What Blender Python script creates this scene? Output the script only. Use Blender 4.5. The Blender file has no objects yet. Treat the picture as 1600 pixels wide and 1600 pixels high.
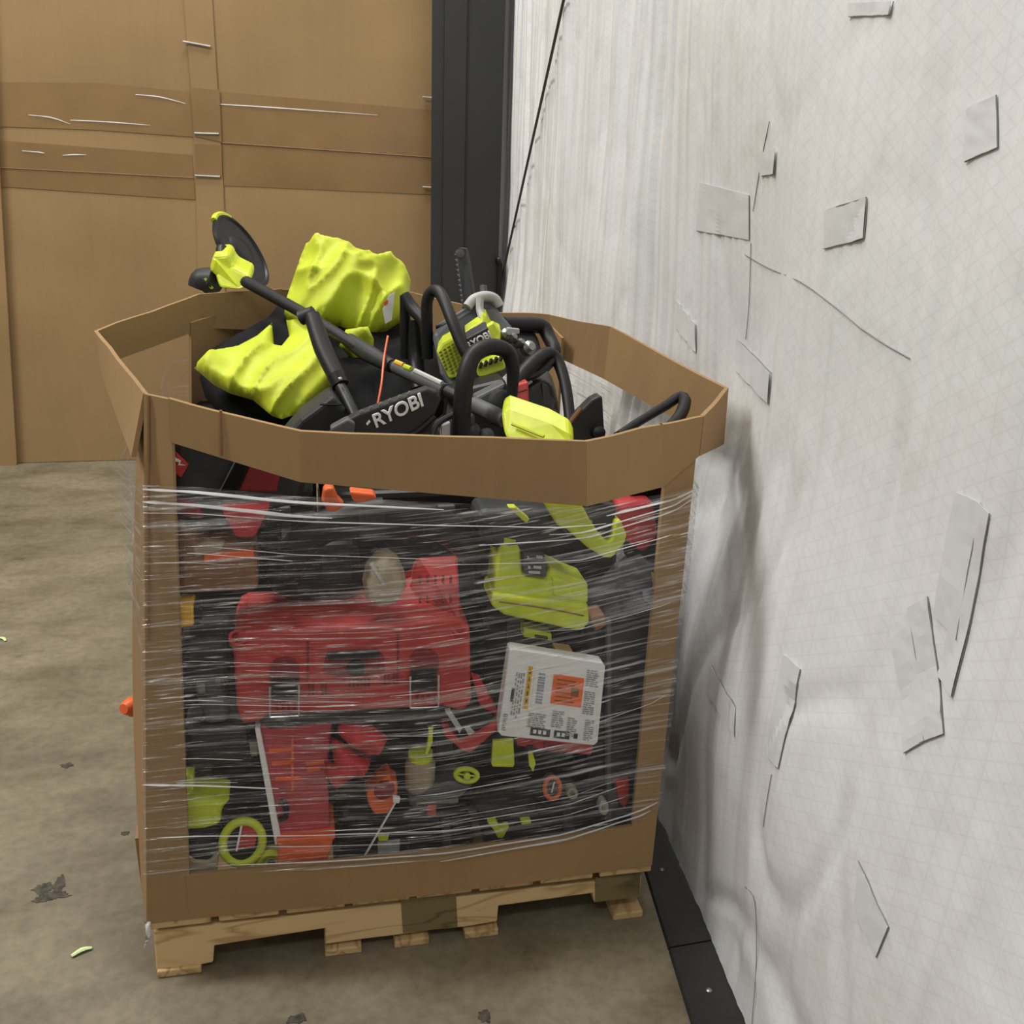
import bpy, bmesh, math, random
from mathutils import Vector, Matrix, noise
from mathutils.geometry import delaunay_2d_cdt
random.seed(7)
scene = bpy.context.scene
COL = scene.collection

# ------------------------------------------------------------------ camera
PITCH, ROLL, YAW, FPX = math.radians(20), math.radians(2.0), math.radians(-12.5), 1600.0
CAM = Vector((0.309, -1.647, 1.55))
_rt = Vector((math.cos(YAW), math.sin(YAW), 0)); _fh = Vector((-math.sin(YAW), math.cos(YAW), 0))
FWD = _fh*math.cos(PITCH) + Vector((0, 0, -math.sin(PITCH)))
_up = _rt.cross(FWD)
RT = _rt*math.cos(ROLL) + _up*math.sin(ROLL)
UP = -_rt*math.sin(ROLL) + _up*math.cos(ROLL)
cd = bpy.data.cameras.new('camera'); cam = bpy.data.objects.new('camera', cd); COL.objects.link(cam)
cd.sensor_width = 36; cd.lens = 36*FPX/1600; cd.clip_start = 0.05
cam.matrix_world = Matrix(((RT.x, UP.x, -FWD.x, CAM.x), (RT.y, UP.y, -FWD.y, CAM.y), (RT.z, UP.z, -FWD.z, CAM.z), (0, 0, 0, 1)))
scene.camera = cam
# ------------------------------------------------------------------ light
w = bpy.data.worlds.new('world'); scene.world = w; w.use_nodes = True
w.node_tree.nodes['Background'].inputs[0].default_value = (1.0, 0.985, 0.95, 1)
w.node_tree.nodes['Background'].inputs[1].default_value = 0.27
def area(name, loc, aim, sx, sy, power, col=(1, .98, .94)):
    l = bpy.data.lights.new(name, 'AREA'); l.shape = 'RECTANGLE'; l.size = sx; l.size_y = sy; l.energy = power; l.color = col
    o = bpy.data.objects.new(name, l); COL.objects.link(o); o.location = loc
    o.rotation_euler = (Vector(aim)-Vector(loc)).to_track_quat('-Z', 'Y').to_euler()
area('ceiling_light_back', (0.1, 2.5, 5.6), (0.3, 1.6, 0), 2.4, 0.5, 165)
area('ceiling_light_left', (-3.2, 0.6, 5.6), (-2.0, 0.6, 0), 0.6, 2.6, 275)
area('ceiling_light_front', (-0.5, -3.4, 5.0), (0.3, 0, .6), 2.4, 0.08, 42)
vs = scene.view_settings
vs.view_transform = 'Standard'; vs.look = 'None'; vs.exposure = 0.0; vs.gamma = 1.0; vs.use_curve_mapping = False

# ------------------------------------------------------------------ geometry helpers
def ray(x, y): return FWD + RT*((x-800)/FPX) + UP*((800-y)/FPX)
def at(x, y, Y):
    d = ray(x, y); return CAM + d*((Y-CAM.y)/d.y)
def atz(x, y, z):
    d = ray(x, y); return CAM + d*((z-CAM.z)/d.z)
def atx(x, y, X):
    d = ray(x, y); return CAM + d*((X-CAM.x)/d.x)
def V(*a): return Vector(a)

class MB:
    def __init__(s): s.v = []; s.f = []; s.mi = []; s.m = 0
    def add(s, vs_, fs):
        b = len(s.v); s.v += [Vector(p) for p in vs_]
        for f in fs: s.f.append([b+i for i in f]); s.mi.append(s.m)
        return s
    def box(s, c, size, rot=None):
        c = Vector(c); h = Vector(size)/2; P = []
        for z in (-1, 1):
            for y in (-1, 1):
                for x in (-1, 1):
                    p = Vector((x*h.x, y*h.y, z*h.z)); P.append(c + (rot @ p if rot else p))
        return s.add(P, [(0, 2, 3, 1), (4, 5, 7, 6), (0, 1, 5, 4), (2, 6, 7, 3), (0, 4, 6, 2), (1, 3, 7, 5)])
    def prism(s, pts, ext):
        n = len(pts); ext = Vector(ext)
        P = [Vector(p) for p in pts]; Q = [p+ext for p in P]
        return s.add(P+Q, [list(range(n)), list(range(2*n-1, n-1, -1))] + [[i, n+i, n+(i+1) % n, (i+1) % n] for i in range(n)])
    def pxp(s, px, Y, th, push=0):
        """pixel outline on the plane y=Y, thickened back by th"""
        return s.prism([at(x, y, Y) for x, y in px], (0, th, push))
    def tube(s, pts, r, seg=10, closed=False, sub=5, flat=1.0):
        P = [Vector(p) for p in pts]
        if sub > 1 and len(P) > 2: P, rr = smooth_path(P, r, sub, closed)
        else: rr = r if isinstance(r, (list, tuple)) else [r]*len(P)
        n = len(P); rings = []; prev = None
        for i in range(n):
            if closed: t = P[(i+1) % n]-P[i-1]
            else: t = P[min(i+1, n-1)]-P[max(i-1, 0)]
            t.normalize()
            if prev is None:
                a = Vector((0, 0, 1)) if abs(t.z) < .9 else Vector((1, 0, 0)); u = t.cross(a).normalized()
            else: u = (prev - t*prev.dot(t)).normalized()
            prev = u; vv = t.cross(u)
            rings.append([P[i] + (u*math.cos(k*2*math.pi/seg) + vv*flat*math.sin(k*2*math.pi/seg))*rr[i] for k in range(seg)])
        vs_ = [p for ring in rings for p in ring]; fs = []
        for i in range(n if closed else n-1):
            j = (i+1) % n
            for k in range(seg): fs.append((i*seg+k, i*seg+(k+1) % seg, j*seg+(k+1) % seg, j*seg+k))
        if not closed: fs += [list(range(seg-1, -1, -1)), [(n-1)*seg+k for k in range(seg)]]
        return s.add(vs_, fs)
    def lathe(s, c, axis, prof, seg=32, ref=None):
        """prof: list of (radius, height along axis)"""
        axis = Vector(axis).normalized(); a = Vector((0, 0, 1)) if abs(axis.z) < .9 else Vector((1, 0, 0))
        u = axis.cross(a).normalized(); vv = axis.cross(u); c = Vector(c); vs_ = []; fs = []
        for r, h in prof:
            for k in range(seg):
                t = 2*math.pi*k/seg; vs_.append(c + axis*h + (u*math.cos(t)+vv*math.sin(t))*r)
        m = len(prof)
        for i in range(m-1):
            for k in range(seg): fs.append((i*seg+k, i*seg+(k+1) % seg, (i+1)*seg+(k+1) % seg, (i+1)*seg+k))
        fs += [list(range(seg-1, -1, -1)), [(m-1)*seg+k for k in range(seg)]]
        return s.add(vs_, fs)
    def inflate(s, px, Yf, th, fold=0.0, fs_=18., step=9, dirn=(0, -.85, .53), back=.5, seed=0):
        """soft pillow-like thing inside a pixel outline; Yf depth function of pixel"""
        if not callable(Yf): y0 = Yf; Yf = lambda x, y: y0
        out = dense(px, step*1.2); n = len(out)
        xs = [p[0] for p in out]; ys = [p[1] for p in out]; ins = []
        y = min(ys)
        while y < max(ys):
            x = min(xs)
            while x < max(xs):
                q = (x+random.uniform(-2, 2)*step/9, y+random.uniform(-2, 2)*step/9)
                if inside(q, out) and edist(q, out) > step*.6: ins.append(q)
                x += step
            y += step
        pts = [Vector(p) for p in out]+[Vector(p) for p in ins]
        r = delaunay_2d_cdt(pts, [(i, (i+1) % n) for i in range(n)], [], 1, 1e-4)
        P2, F2 = r[0], r[2]
        D = [0 if (edist(p, out) < .3) else edist(p, out) for p in P2]; mx = max(D) or 1; d_ = Vector(dirn)
        A = []; B = []
        for p, d in zip(P2, D):
            base = at(p[0], p[1], Yf(p[0], p[1])); t = min(1, d/mx); h = th*max(0, 1-(1-t)**3)**.6
            q = Vector((p[0]/100*fs_/10+seed, p[1]/100*fs_/10, seed*1.7))
            ca, sa = .8, .6
            q1 = Vector(((q.x*ca+q.y*sa)*.8, (q.y*ca-q.x*sa)*1.15, q.z)); q2 = Vector(((q.x*sa-q.y*ca)*.7, (q.y*sa+q.x*ca)*2.2, q.z+7))
            fo = 1.5*((1-abs(noise.noise(q1)))**3-.45) + .8*((1-abs(noise.noise(q2)))**4-.4) + .5*noise.noise(q*.8)
            A.append(base + d_*(h + (fold*fo if d > 0 else 0))); B.append(base - d_*h*back if d > 0 else None)
        b = len(s.v); s.v += A; mapb = {}
        for i, q in enumerate(B):
            if q is None: mapb[i] = b+i
            else: mapb[i] = len(s.v); s.v.append(q)
        for f in F2:
            s.f.append([b+i for i in f][::-1]); s.mi.append(s.m)
            s.f.append([mapb[i] for i in f]); s.mi.append(s.m)
        return s
    def build(s, name, mat, parent=None, smooth=False, bevel=0, seg=2, solid=0, sub=0):
        me = bpy.data.meshes.new(name); me.from_pydata([tuple(p) for p in s.v], [], s.f); me.update()
        mats = mat if isinstance(mat, (list, tuple)) else [mat]
        for m_ in mats: me.materials.append(MAT[m_] if isinstance(m_, str) else m_)
        if len(mats) > 1: me.polygons.foreach_set('material_index', s.mi)
        bm = bmesh.new(); bm.from_mesh(me); bmesh.ops.recalc_face_normals(bm, faces=bm.faces); bm.to_mesh(me); bm.free()
        o = bpy.data.objects.new(name, me); COL.objects.link(o)
        if smooth:
            me.polygons.foreach_set('use_smooth', [True]*len(me.polygons))
            if smooth != 'all':
                me.set_sharp_from_angle(angle=math.radians(38))
        if solid:
            md = o.modifiers.new('solid', 'SOLIDIFY'); md.thickness = solid; md.offset = 0
        if bevel:
            md = o.modifiers.new('bevel', 'BEVEL'); md.width = bevel; md.segments = seg; md.limit_method = 'ANGLE'; md.angle_limit = math.radians(40)
        if sub:
            md = o.modifiers.new('sub', 'SUBSURF'); md.levels = sub; md.render_levels = sub
        if parent: o.parent = parent
        return o
def smooth_path(P, r, sub, closed):
    n = len(P); R = list(r) if isinstance(r, (list, tuple)) else [r]*n; out = []; ro = []
    rng = range(n) if closed else range(n-1)
    for i in rng:
        if closed: a, b, c, d = P[i-1], P[i], P[(i+1) % n], P[(i+2) % n]
        else: a, b, c, d = P[max(i-1, 0)], P[i], P[i+1], P[min(i+2, n-1)]
        for k in range(sub):
            t = k/sub
            out.append(.5*((2*b)+(c-a)*t+(2*a-5*b+4*c-d)*t*t+(3*b-a-3*c+d)*t**3)); ro.append(R[i]*(1-t)+R[(i+1) % n]*t)
    if not closed: out.append(P[-1]); ro.append(R[-1])
    return out, ro
def dense(px, st):
    o = []
    for i, a in enumerate(px):
        b = px[(i+1) % len(px)]; L = math.dist(a, b); k = max(1, int(L/st))
        for j in range(k): o.append((a[0]+(b[0]-a[0])*j/k, a[1]+(b[1]-a[1])*j/k))
    return o
def inside(q, P):
    c = False; j = len(P)-1
    for i in range(len(P)):
        if (P[i][1] > q[1]) != (P[j][1] > q[1]) and q[0] < (P[j][0]-P[i][0])*(q[1]-P[i][1])/(P[j][1]-P[i][1])+P[i][0]: c = not c
        j = i
    return c
def edist(q, P):
    m = 1e9
    for i in range(len(P)):
        ax, ay = P[i]; bx, by = P[(i+1) % len(P)]; dx, dy = bx-ax, by-ay; L = dx*dx+dy*dy or 1e-9
        t = max(0, min(1, ((q[0]-ax)*dx+(q[1]-ay)*dy)/L)); m = min(m, math.hypot(q[0]-ax-t*dx, q[1]-ay-t*dy))
    return m

# ------------------------------------------------------------------ materials
MAT = {}
def mat(name, col, rough=.5, metal=0, var=.12, nscale=30, bump=0, bscale=200, alpha=1, spec=.5):
    m = bpy.data.materials.new(name); m.use_nodes = True; nt = m.node_tree; b = nt.nodes['Principled BSDF']
    b.inputs['Roughness'].default_value = rough; b.inputs['Metallic'].default_value = metal
    b.inputs['Specular IOR Level'].default_value = spec; b.inputs['Alpha'].default_value = alpha
    tc = nt.nodes.new('ShaderNodeTexCoord'); nz = nt.nodes.new('ShaderNodeTexNoise'); nz.inputs['Scale'].default_value = nscale; nz.inputs['Detail'].default_value = 4
    nt.links.new(tc.outputs['Object'], nz.inputs['Vector'])
    rp = nt.nodes.new('ShaderNodeValToRGB'); c = Vector(col)
    rp.color_ramp.elements[0].position = .3; rp.color_ramp.elements[1].position = .7
    rp.color_ramp.elements[0].color = (*(c*(1-var)), 1); rp.color_ramp.elements[1].color = (*(c*(1+var)), 1)
    nt.links.new(nz.outputs['Fac'], rp.inputs[0]); nt.links.new(rp.outputs[0], b.inputs['Base Color'])
    if bump:
        n2 = nt.nodes.new('ShaderNodeTexNoise'); n2.inputs['Scale'].default_value = bscale; n2.inputs['Detail'].default_value = 3
        nt.links.new(tc.outputs['Object'], n2.inputs['Vector'])
        bp = nt.nodes.new('ShaderNodeBump'); bp.inputs['Strength'].default_value = bump; bp.inputs['Distance'].default_value = .003
        nt.links.new(n2.outputs['Fac'], bp.inputs['Height']); nt.links.new(bp.outputs[0], b.inputs['Normal'])
    MAT[name] = m; return m
mat('lime', (.55, .63, .022), .42, bump=.05)
mat('lime_dark', (.10, .12, .012), .6)
mat('lime_cloth', (.51, .585, .022), .6, var=.08, nscale=14, bump=.15, bscale=60)
mat('black', (.008, .008, .009), .42, bump=.05, spec=.35)
mat('soft_black', (.006, .006, .007), .85, bump=.2, bscale=300, spec=.2)
mat('rubber', (.009, .009, .010), .5, bump=.1, spec=.35)
mat('kick_rubber', (.018, .018, .019), .6, bump=.15, spec=.4)
mat('charcoal', (.026, .027, .029), .5, bump=.05, spec=.35)
mat('grey_plastic', (.085, .088, .092), .5)
mat('pale_grey', (.45, .45, .42), .55)
mat('red', (.45, .035, .03), .42)
mat('dark_red', (.20, .008, .01), .6)
mat('red_cloth', (.50, .03, .035), .7, bump=.2)
mat('orange', (.75, .13, .03), .45)
mat('yellow', (.75, .42, .02), .5)
mat('tan', (.36, .30, .20), .6)
mat('brown', (.22, .10, .04), .6)
mat('chrome', (.6, .6, .62), .25, metal=1, var=.05)
mat('dull_metal', (.30, .30, .29), .4, metal=.8)
mat('white_card', (.82, .82, .80), .55, var=.03)
mat('print_black', (.05, .05, .055), .6)
mat('print_grey', (.30, .30, .31), .6)
mat('print_blue', (.30, .33, .42), .6)
mat('sticker_orange', (.85, .16, .03), .5, var=.05)
mat('tape_brown', (.255, .155, .066), .28, var=.10, nscale=5)
mat('film_white', (.80, .80, .80), .3, alpha=.55)
mat('clear_red', (.42, .05, .07), .3)
mat('column_paint', (.022, .023, .025), .55, var=.15, nscale=2)
mat('oil', (.075, .066, .05), .75, var=.5, nscale=60, spec=.2)
mat('scrap_green', (.6, .75, .35), .6)
mat('cable_dark', (.05, .045, .035), .6)
mat('dirt_and_shade', (.22, .21, .19), .7)
mat('wall_tape', (.71, .715, .715), .35, var=.05, nscale=6)
mat('wood_pale', (.5, .3, .12), .7)

def nodes_of(m): return m.node_tree, m.node_tree.nodes['Principled BSDF'], m.node_tree.links
def cardboard(name, col):
    m = bpy.data.materials.new(name); m.use_nodes = True; nt, b, L = nodes_of(m); b.inputs['Roughness'].default_value = .78; b.inputs['Specular IOR Level'].default_value = .25
    tc = nt.nodes.new('ShaderNodeTexCoord'); mp = nt.nodes.new('ShaderNodeMapping'); L.new(tc.outputs['Object'], mp.inputs[0]); mp.inputs['Scale'].default_value = (60, 60, 1.5)
    n1 = nt.nodes.new('ShaderNodeTexNoise'); n1.inputs['Scale'].default_value = 2.2; n1.inputs['Detail'].default_value = 5; L.new(tc.outputs['Object'], n1.inputs['Vector'])
    n2 = nt.nodes.new('ShaderNodeTexNoise'); n2.inputs['Scale'].default_value = 1.5; n2.inputs['Detail'].default_value = 2; L.new(mp.outputs[0], n2.inputs['Vector'])
    ad = nt.nodes.new('ShaderNodeMath'); ad.operation = 'MULTIPLY_ADD'; ad.inputs[1].default_value = .22; L.new(n2.outputs['Fac'], ad.inputs[0]); L.new(n1.outputs['Fac'], ad.inputs[2])
    rp = nt.nodes.new('ShaderNodeValToRGB'); c = Vector(col); e = rp.color_ramp.elements; e[0].position = .35; e[1].position = .85
    e[0].color = (*(c*.86), 1); e[1].color = (*(c*1.10), 1); L.new(ad.outputs[0], rp.inputs[0]); L.new(rp.outputs[0], b.inputs['Base Color'])
    bp = nt.nodes.new('ShaderNodeBump'); bp.inputs['Strength'].default_value = .08; bp.inputs['Distance'].default_value = .002; L.new(n2.outputs['Fac'], bp.inputs['Height']); L.new(bp.outputs[0], b.inputs['Normal'])
    MAT[name] = m
cardboard('cardboard', (.325, .203, .094)); cardboard('cardboard_back', (.325, .212, .100))
def concrete():
    m = bpy.data.materials.new('concrete'); m.use_nodes = True; nt, b, L = nodes_of(m)
    tc = nt.nodes.new('ShaderNodeTexCoord')
    def nz(s, d, sc=None):
        n = nt.nodes.new('ShaderNodeTexNoise'); n.inputs['Scale'].default_value = s; n.inputs['Detail'].default_value = d; n.inputs['Roughness'].default_value = .6
        if sc:
            mp = nt.nodes.new('ShaderNodeMapping'); mp.inputs['Scale'].default_value = sc; L.new(tc.outputs['Object'], mp.inputs[0]); L.new(mp.outputs[0], n.inputs['Vector'])
        else: L.new(tc.outputs['Object'], n.inputs['Vector'])
        return n.outputs['Fac']
    def ramp(src, a, b_, ca, cb):
        r = nt.nodes.new('ShaderNodeValToRGB'); e = r.color_ramp.elements; e[0].position = a; e[1].position = b_; e[0].color = (*ca, 1); e[1].color = (*cb, 1); L.new(src, r.inputs[0]); return r.outputs[0]
    def mul(a, b_, f=1):
        x = nt.nodes.new('ShaderNodeMix'); x.data_type = 'RGBA'; x.blend_type = 'MULTIPLY'; x.inputs[0].default_value = f; L.new(a, x.inputs[6]); L.new(b_, x.inputs[7]); return x.outputs[2]
    base = ramp(nz(1.8, 8), .3, .72, (.150, .125, .080), (.262, .224, .150))
    fine = ramp(nz(38, 6), .35, .6, (.82, .82, .80), (1.04, 1.04, 1.04))
    spots = ramp(nz(6.5, 5), .25, .37, (.55, .53, .5), (1, 1, 1))
    smear = ramp(nz(4, 7, (.8, 1.4, 1)), .34, .56, (.66, .63, .57), (1, 1, 1))
    c = mul(mul(mul(base, fine), spots), smear); L.new(c, b.inputs['Base Color'])
    b.inputs['Roughness'].default_value = .62
    bp = nt.nodes.new('ShaderNodeBump'); bp.inputs['Strength'].default_value = .15; bp.inputs['Distance'].default_value = .002; L.new(nz(60, 6), bp.inputs['Height']); L.new(bp.outputs[0], b.inputs['Normal'])
    MAT['concrete'] = m
concrete()
def wood(name, ca, cb, axis):
    m = bpy.data.materials.new(name); m.use_nodes = True; nt, b, L = nodes_of(m); b.inputs['Roughness'].default_value = .7
    tc = nt.nodes.new('ShaderNodeTexCoord'); mp = nt.nodes.new('ShaderNodeMapping'); L.new(tc.outputs['Object'], mp.inputs[0])
    mp.inputs['Scale'].default_value = (2.5, 14, 16) if axis == 0 else (14, 2.5, 16)
    n = nt.nodes.new('ShaderNodeTexNoise'); n.inputs['Scale'].default_value = 1.1; n.inputs['Detail'].default_value = 2; n.inputs['Distortion'].default_value = .6; L.new(mp.outputs[0], n.inputs['Vector'])
    ml = nt.nodes.new('ShaderNodeMath'); ml.operation = 'MULTIPLY'; ml.inputs[1].default_value = 9; L.new(n.outputs['Fac'], ml.inputs[0])
    fr = nt.nodes.new('ShaderNodeMath'); fr.operation = 'PINGPONG'; fr.inputs[1].default_value = 1; L.new(ml.outputs[0], fr.inputs[0])
    rp = nt.nodes.new('ShaderNodeValToRGB'); e = rp.color_ramp.elements; e[0].color = (*ca, 1); e[1].color = (*cb, 1); e[0].position = .0; e[1].position = .45; L.new(fr.outputs[0], rp.inputs[0]); L.new(rp.outputs[0], b.inputs['Base Color'])
    MAT[name] = m
wood('wood', (.46, .29, .12), (.68, .48, .24), 0); wood('wood_deck', (.36, .22, .085), (.58, .40, .19), 1)
wood('wood_weathered', (.10, .08, .035), (.20, .15, .06), 0)
def wallmat():
    m = bpy.data.materials.new('insulation_white'); m.use_nodes = True; nt, b, L = nodes_of(m)
    b.inputs['Roughness'].default_value = .38
    tc = nt.nodes.new('ShaderNodeTexCoord'); sx = nt.nodes.new('ShaderNodeSeparateXYZ'); L.new(tc.outputs['Object'], sx.inputs[0])
    def M(op, a, b_=None, c=None):
        n = nt.nodes.new('ShaderNodeMath'); n.operation = op
        for i, q in enumerate((a, b_, c)):
            if q is None: continue
            if isinstance(q, (int, float)): n.inputs[i].default_value = q
            else: L.new(q, n.inputs[i])
        return n.outputs[0]
    def line(ky, kz, per):
        t = M('ADD', M('MULTIPLY', sx.outputs[1], ky), M('MULTIPLY', sx.outputs[2], kz))
        p = M('PINGPONG', t, per/2)
        return M('LESS_THAN', p, .0013)
    g = M('MAXIMUM', M('MAXIMUM', line(.5, .87, .022), line(-.5, .87, .022)), line(1, 0, .05))
    mp = nt.nodes.new('ShaderNodeMapping'); mp.inputs['Scale'].default_value = (1, 34, .8); L.new(tc.outputs['Object'], mp.inputs[0])
    n1 = nt.nodes.new('ShaderNodeTexNoise'); n1.inputs['Scale'].default_value = 1; n1.inputs['Detail'].default_value = 4; L.new(mp.outputs[0], n1.inputs['Vector'])
    mr = nt.nodes.new('ShaderNodeMapRange'); mr.inputs[1].default_value = -.3; mr.inputs[2].default_value = .9; mr.inputs[3].default_value = .22; mr.inputs[4].default_value = 1.0; L.new(sx.outputs[1], mr.inputs[0]); far = mr.outputs[0]
    n2 = nt.nodes.new('ShaderNodeTexNoise'); n2.inputs['Scale'].default_value = 9; n2.inputs['Detail'].default_value = 6; L.new(tc.outputs['Object'], n2.inputs['Vector'])
    rp = nt.nodes.new('ShaderNodeValToRGB'); e = rp.color_ramp.elements; e[0].position = .22; e[1].position = .45; e[0].color = (.70, .70, .69, 1); e[1].color = (.80, .805, .805, 1); L.new(n2.outputs['Fac'], rp.inputs[0])
    mx = nt.nodes.new('ShaderNodeMix'); mx.data_type = 'RGBA'; mx.blend_type = 'MULTIPLY'; rs = nt.nodes.new('ShaderNodeValToRGB'); e = rs.color_ramp.elements; e[0].position = .34; e[1].position = .52; e[0].color = (.86, .86, .85, 1); e[1].color = (1, 1, 1, 1); L.new(n1.outputs['Fac'], rs.inputs[0])  # vertical streaks in the colour stand in for shading between the ribs
    ms = nt.nodes.new('ShaderNodeMix'); ms.data_type = 'RGBA'; ms.blend_type = 'MULTIPLY'; L.new(far, ms.inputs[0]); L.new(rp.outputs[0], ms.inputs[6]); L.new(rs.outputs[0], ms.inputs[7])
    L.new(ms.outputs[2], mx.inputs[6]); mx.inputs[7].default_value = (.93, .93, .92, 1); L.new(M('MULTIPLY', g, .8), mx.inputs[0])
    L.new(mx.outputs[2], b.inputs['Base Color'])
    n3 = nt.nodes.new('ShaderNodeTexNoise'); n3.inputs['Scale'].default_value = 16; n3.inputs['Detail'].default_value = 5; L.new(tc.outputs['Object'], n3.inputs['Vector'])
    h = M('ADD', M('MULTIPLY', n1.outputs['Fac'], far), M('MULTIPLY', n3.outputs['Fac'], .35))
    bp = nt.nodes.new('ShaderNodeBump'); bp.inputs['Strength'].default_value = .8; bp.inputs['Distance'].default_value = .008; L.new(h, bp.inputs['Height']); L.new(bp.outputs[0], b.inputs['Normal'])
    MAT['insulation_white'] = m
wallmat()
def filmmat():
    m = bpy.data.materials.new('stretch_film'); m.use_nodes = True; nt = m.node_tree; L = nt.links; nt.nodes.remove(nt.nodes['Principled BSDF']); out = nt.nodes['Material Output']
    uv = nt.nodes.new('ShaderNodeUVMap')
    def nz(su, sv, det, off=0):
        mp = nt.nodes.new('ShaderNodeMapping'); mp.inputs['Scale'].default_value = (su, sv, 1); mp.inputs['Location'].default_value = (off, off, 0); L.new(uv.outputs[0], mp.inputs[0])
        n = nt.nodes.new('ShaderNodeTexNoise'); n.inputs['Scale'].default_value = 1; n.inputs['Detail'].default_value = det; n.inputs['Roughness'].default_value = .55; L.new(mp.outputs[0], n.inputs['Vector']); return n.outputs['Fac']
    def rmp(src, a, b, va, vb):
        r = nt.nodes.new('ShaderNodeMapRange'); r.inputs[1].default_value = a; r.inputs[2].default_value = b; r.inputs[3].default_value = va; r.inputs[4].default_value = vb; L.new(src, r.inputs[0]); return r.outputs[0]
    def M(op, a, b):
        n = nt.nodes.new('ShaderNodeMath'); n.operation = op; n.use_clamp = True
        for i, q in enumerate((a, b)):
            if isinstance(q, (int, float)): n.inputs[i].default_value = q
            else: L.new(q, n.inputs[i])
        return n.outputs[0]
    s1 = rmp(nz(4.5, 150, 3), .54, .72, 0, .50)          # fine gathers along the wrap
    s2 = rmp(nz(1.6, 60, 2, 5), .55, .70, 0, .30)       # broader folds
    s3 = rmp(nz(11, 170, 2, 9), .60, .69, 0, .95)        # short bright nicks
    pt = rmp(nz(3.5, 4, 2, 2), .40, .62, 0.1, 1)
    fac = M('ADD', M('ADD', M('ADD', s1, s2), M('MULTIPLY', s3, pt)), .05)
    tr = nt.nodes.new('ShaderNodeBsdfTransparent'); tr.inputs[0].default_value = (.96, .96, .96, 1)
    df = nt.nodes.new('ShaderNodeBsdfDiffuse'); df.inputs[0].default_value = (.82, .82, .82, 1)
    tl = nt.nodes.new('ShaderNodeBsdfTranslucent'); tl.inputs[0].default_value = (.8, .8, .8, 1)
    gl = nt.nodes.new('ShaderNodeBsdfGlossy'); gl.inputs['Roughness'].default_value = .2; gl.inputs[0].default_value = (.9, .9, .9, 1)
    bp = nt.nodes.new('ShaderNodeBump'); bp.inputs['Strength'].default_value = 1; bp.inputs['Distance'].default_value = .01; L.new(nz(4.5, 150, 3), bp.inputs['Height']); L.new(bp.outputs[0], gl.inputs['Normal'])
    m1 = nt.nodes.new('ShaderNodeMixShader'); m1.inputs[0].default_value = .35; L.new(df.outputs[0], m1.inputs[1]); L.new(tl.outputs[0], m1.inputs[2])
    m2 = nt.nodes.new('ShaderNodeMixShader'); m2.inputs[0].default_value = .5; L.new(m1.outputs[0], m2.inputs[1]); L.new(gl.outputs[0], m2.inputs[2])
    m3 = nt.nodes.new('ShaderNodeMixShader'); L.new(fac, m3.inputs[0]); L.new(tr.outputs[0], m3.inputs[1]); L.new(m2.outputs[0], m3.inputs[2])
    L.new(m3.outputs[0], out.inputs[0]); MAT['stretch_film'] = m
filmmat()

# ------------------------------------------------------------------ things
THINGS = []
def thing(name, label, cat, group=None):
    o = bpy.data.objects.new(name, None); COL.objects.link(o); o.empty_display_size = .05
    o['label'] = label; o['category'] = cat
    if group: o['group'] = group
    THINGS.append(o); return o
def tag(o, label, cat, group=None):
    o['label'] = label; o['category'] = cat
    if group: o['group'] = group
    return o
def struct(o, label, cat):
    o['kind'] = 'structure'; o['label'] = label; o['category'] = cat; return o
def text_mesh(txt, name, material, parent, c, right, up, size, ext=.0008, shear=0, italic=0):
    cu = bpy.data.curves.new('txt', 'FONT'); cu.body = txt; cu.align_x = 'CENTER'; cu.align_y = 'CENTER'; cu.size = size; cu.extrude = ext; cu.shear = italic; cu.bevel_depth = size*.028; cu.bevel_resolution = 0
    t = bpy.data.objects.new('txt', cu); me = bpy.data.meshes.new_from_object(t)
    bpy.data.objects.remove(t); bpy.data.curves.remove(cu)
    right = Vector(right).normalized(); up = Vector(up); up = (up-right*up.dot(right)).normalized(); n = right.cross(up)
    me.transform(Matrix(((right.x, up.x, n.x, c[0]), (right.y, up.y, n.y, c[1]), (right.z, up.z, n.z, c[2]), (0, 0, 0, 1))))
    me.name = name; me.materials.clear(); me.materials.append(MAT[material])
    o = bpy.data.objects.new(name, me); COL.objects.link(o); o.parent = parent; return o

# ================================================================== SETTING
fl = MB()
NX, NY = 12, 12
fl.add([(-6, -4, 0), (3, -4, 0), (3, 6, 0), (-6, 6, 0), (-6, -4, -.1), (3, -4, -.1), (3, 6, -.1), (-6, 6, -.1)], [(0, 1, 2, 3), (4, 7, 6, 5), (0, 4, 5, 1), (1, 5, 6, 2), (2, 6, 7, 3), (3, 7, 4, 0)])
floor = struct(fl.build('floor', 'concrete'), 'stained grey-brown concrete warehouse floor', 'floor')
def blob(name, px, material, h=.0004, n=48):
    h = .0003 + px[2]*.02
    c = atz(px[0], px[1], 0); rx, ry = px[2], px[3]; P = []
    for k in range(n):
        t = 2*math.pi*k/n; rr = 1+.55*noise.noise(Vector((math.cos(t)*1.5, math.sin(t)*1.5, px[0])))+.35*noise.noise(Vector((math.cos(t)*5, math.sin(t)*5, px[1])))
        P.append(V(c.x+rx*rr*math.cos(t), c.y+ry*rr*math.sin(t), .0004))
    b = MB(); b.prism(P, (0, 0, h)); return b.build(name, material, floor)
for s in ((68, 1388, .018, .016), (84, 1400, .030, .014), (92, 1384, .012, .030), (66, 1405, .020, .010), (104, 1196, .014, .010), (196, 1302, .010, .008), (465, 1592, .016, .012), (757, 1588, .012, .016)):
    blob('oil_stain', s, 'oil')

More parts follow.
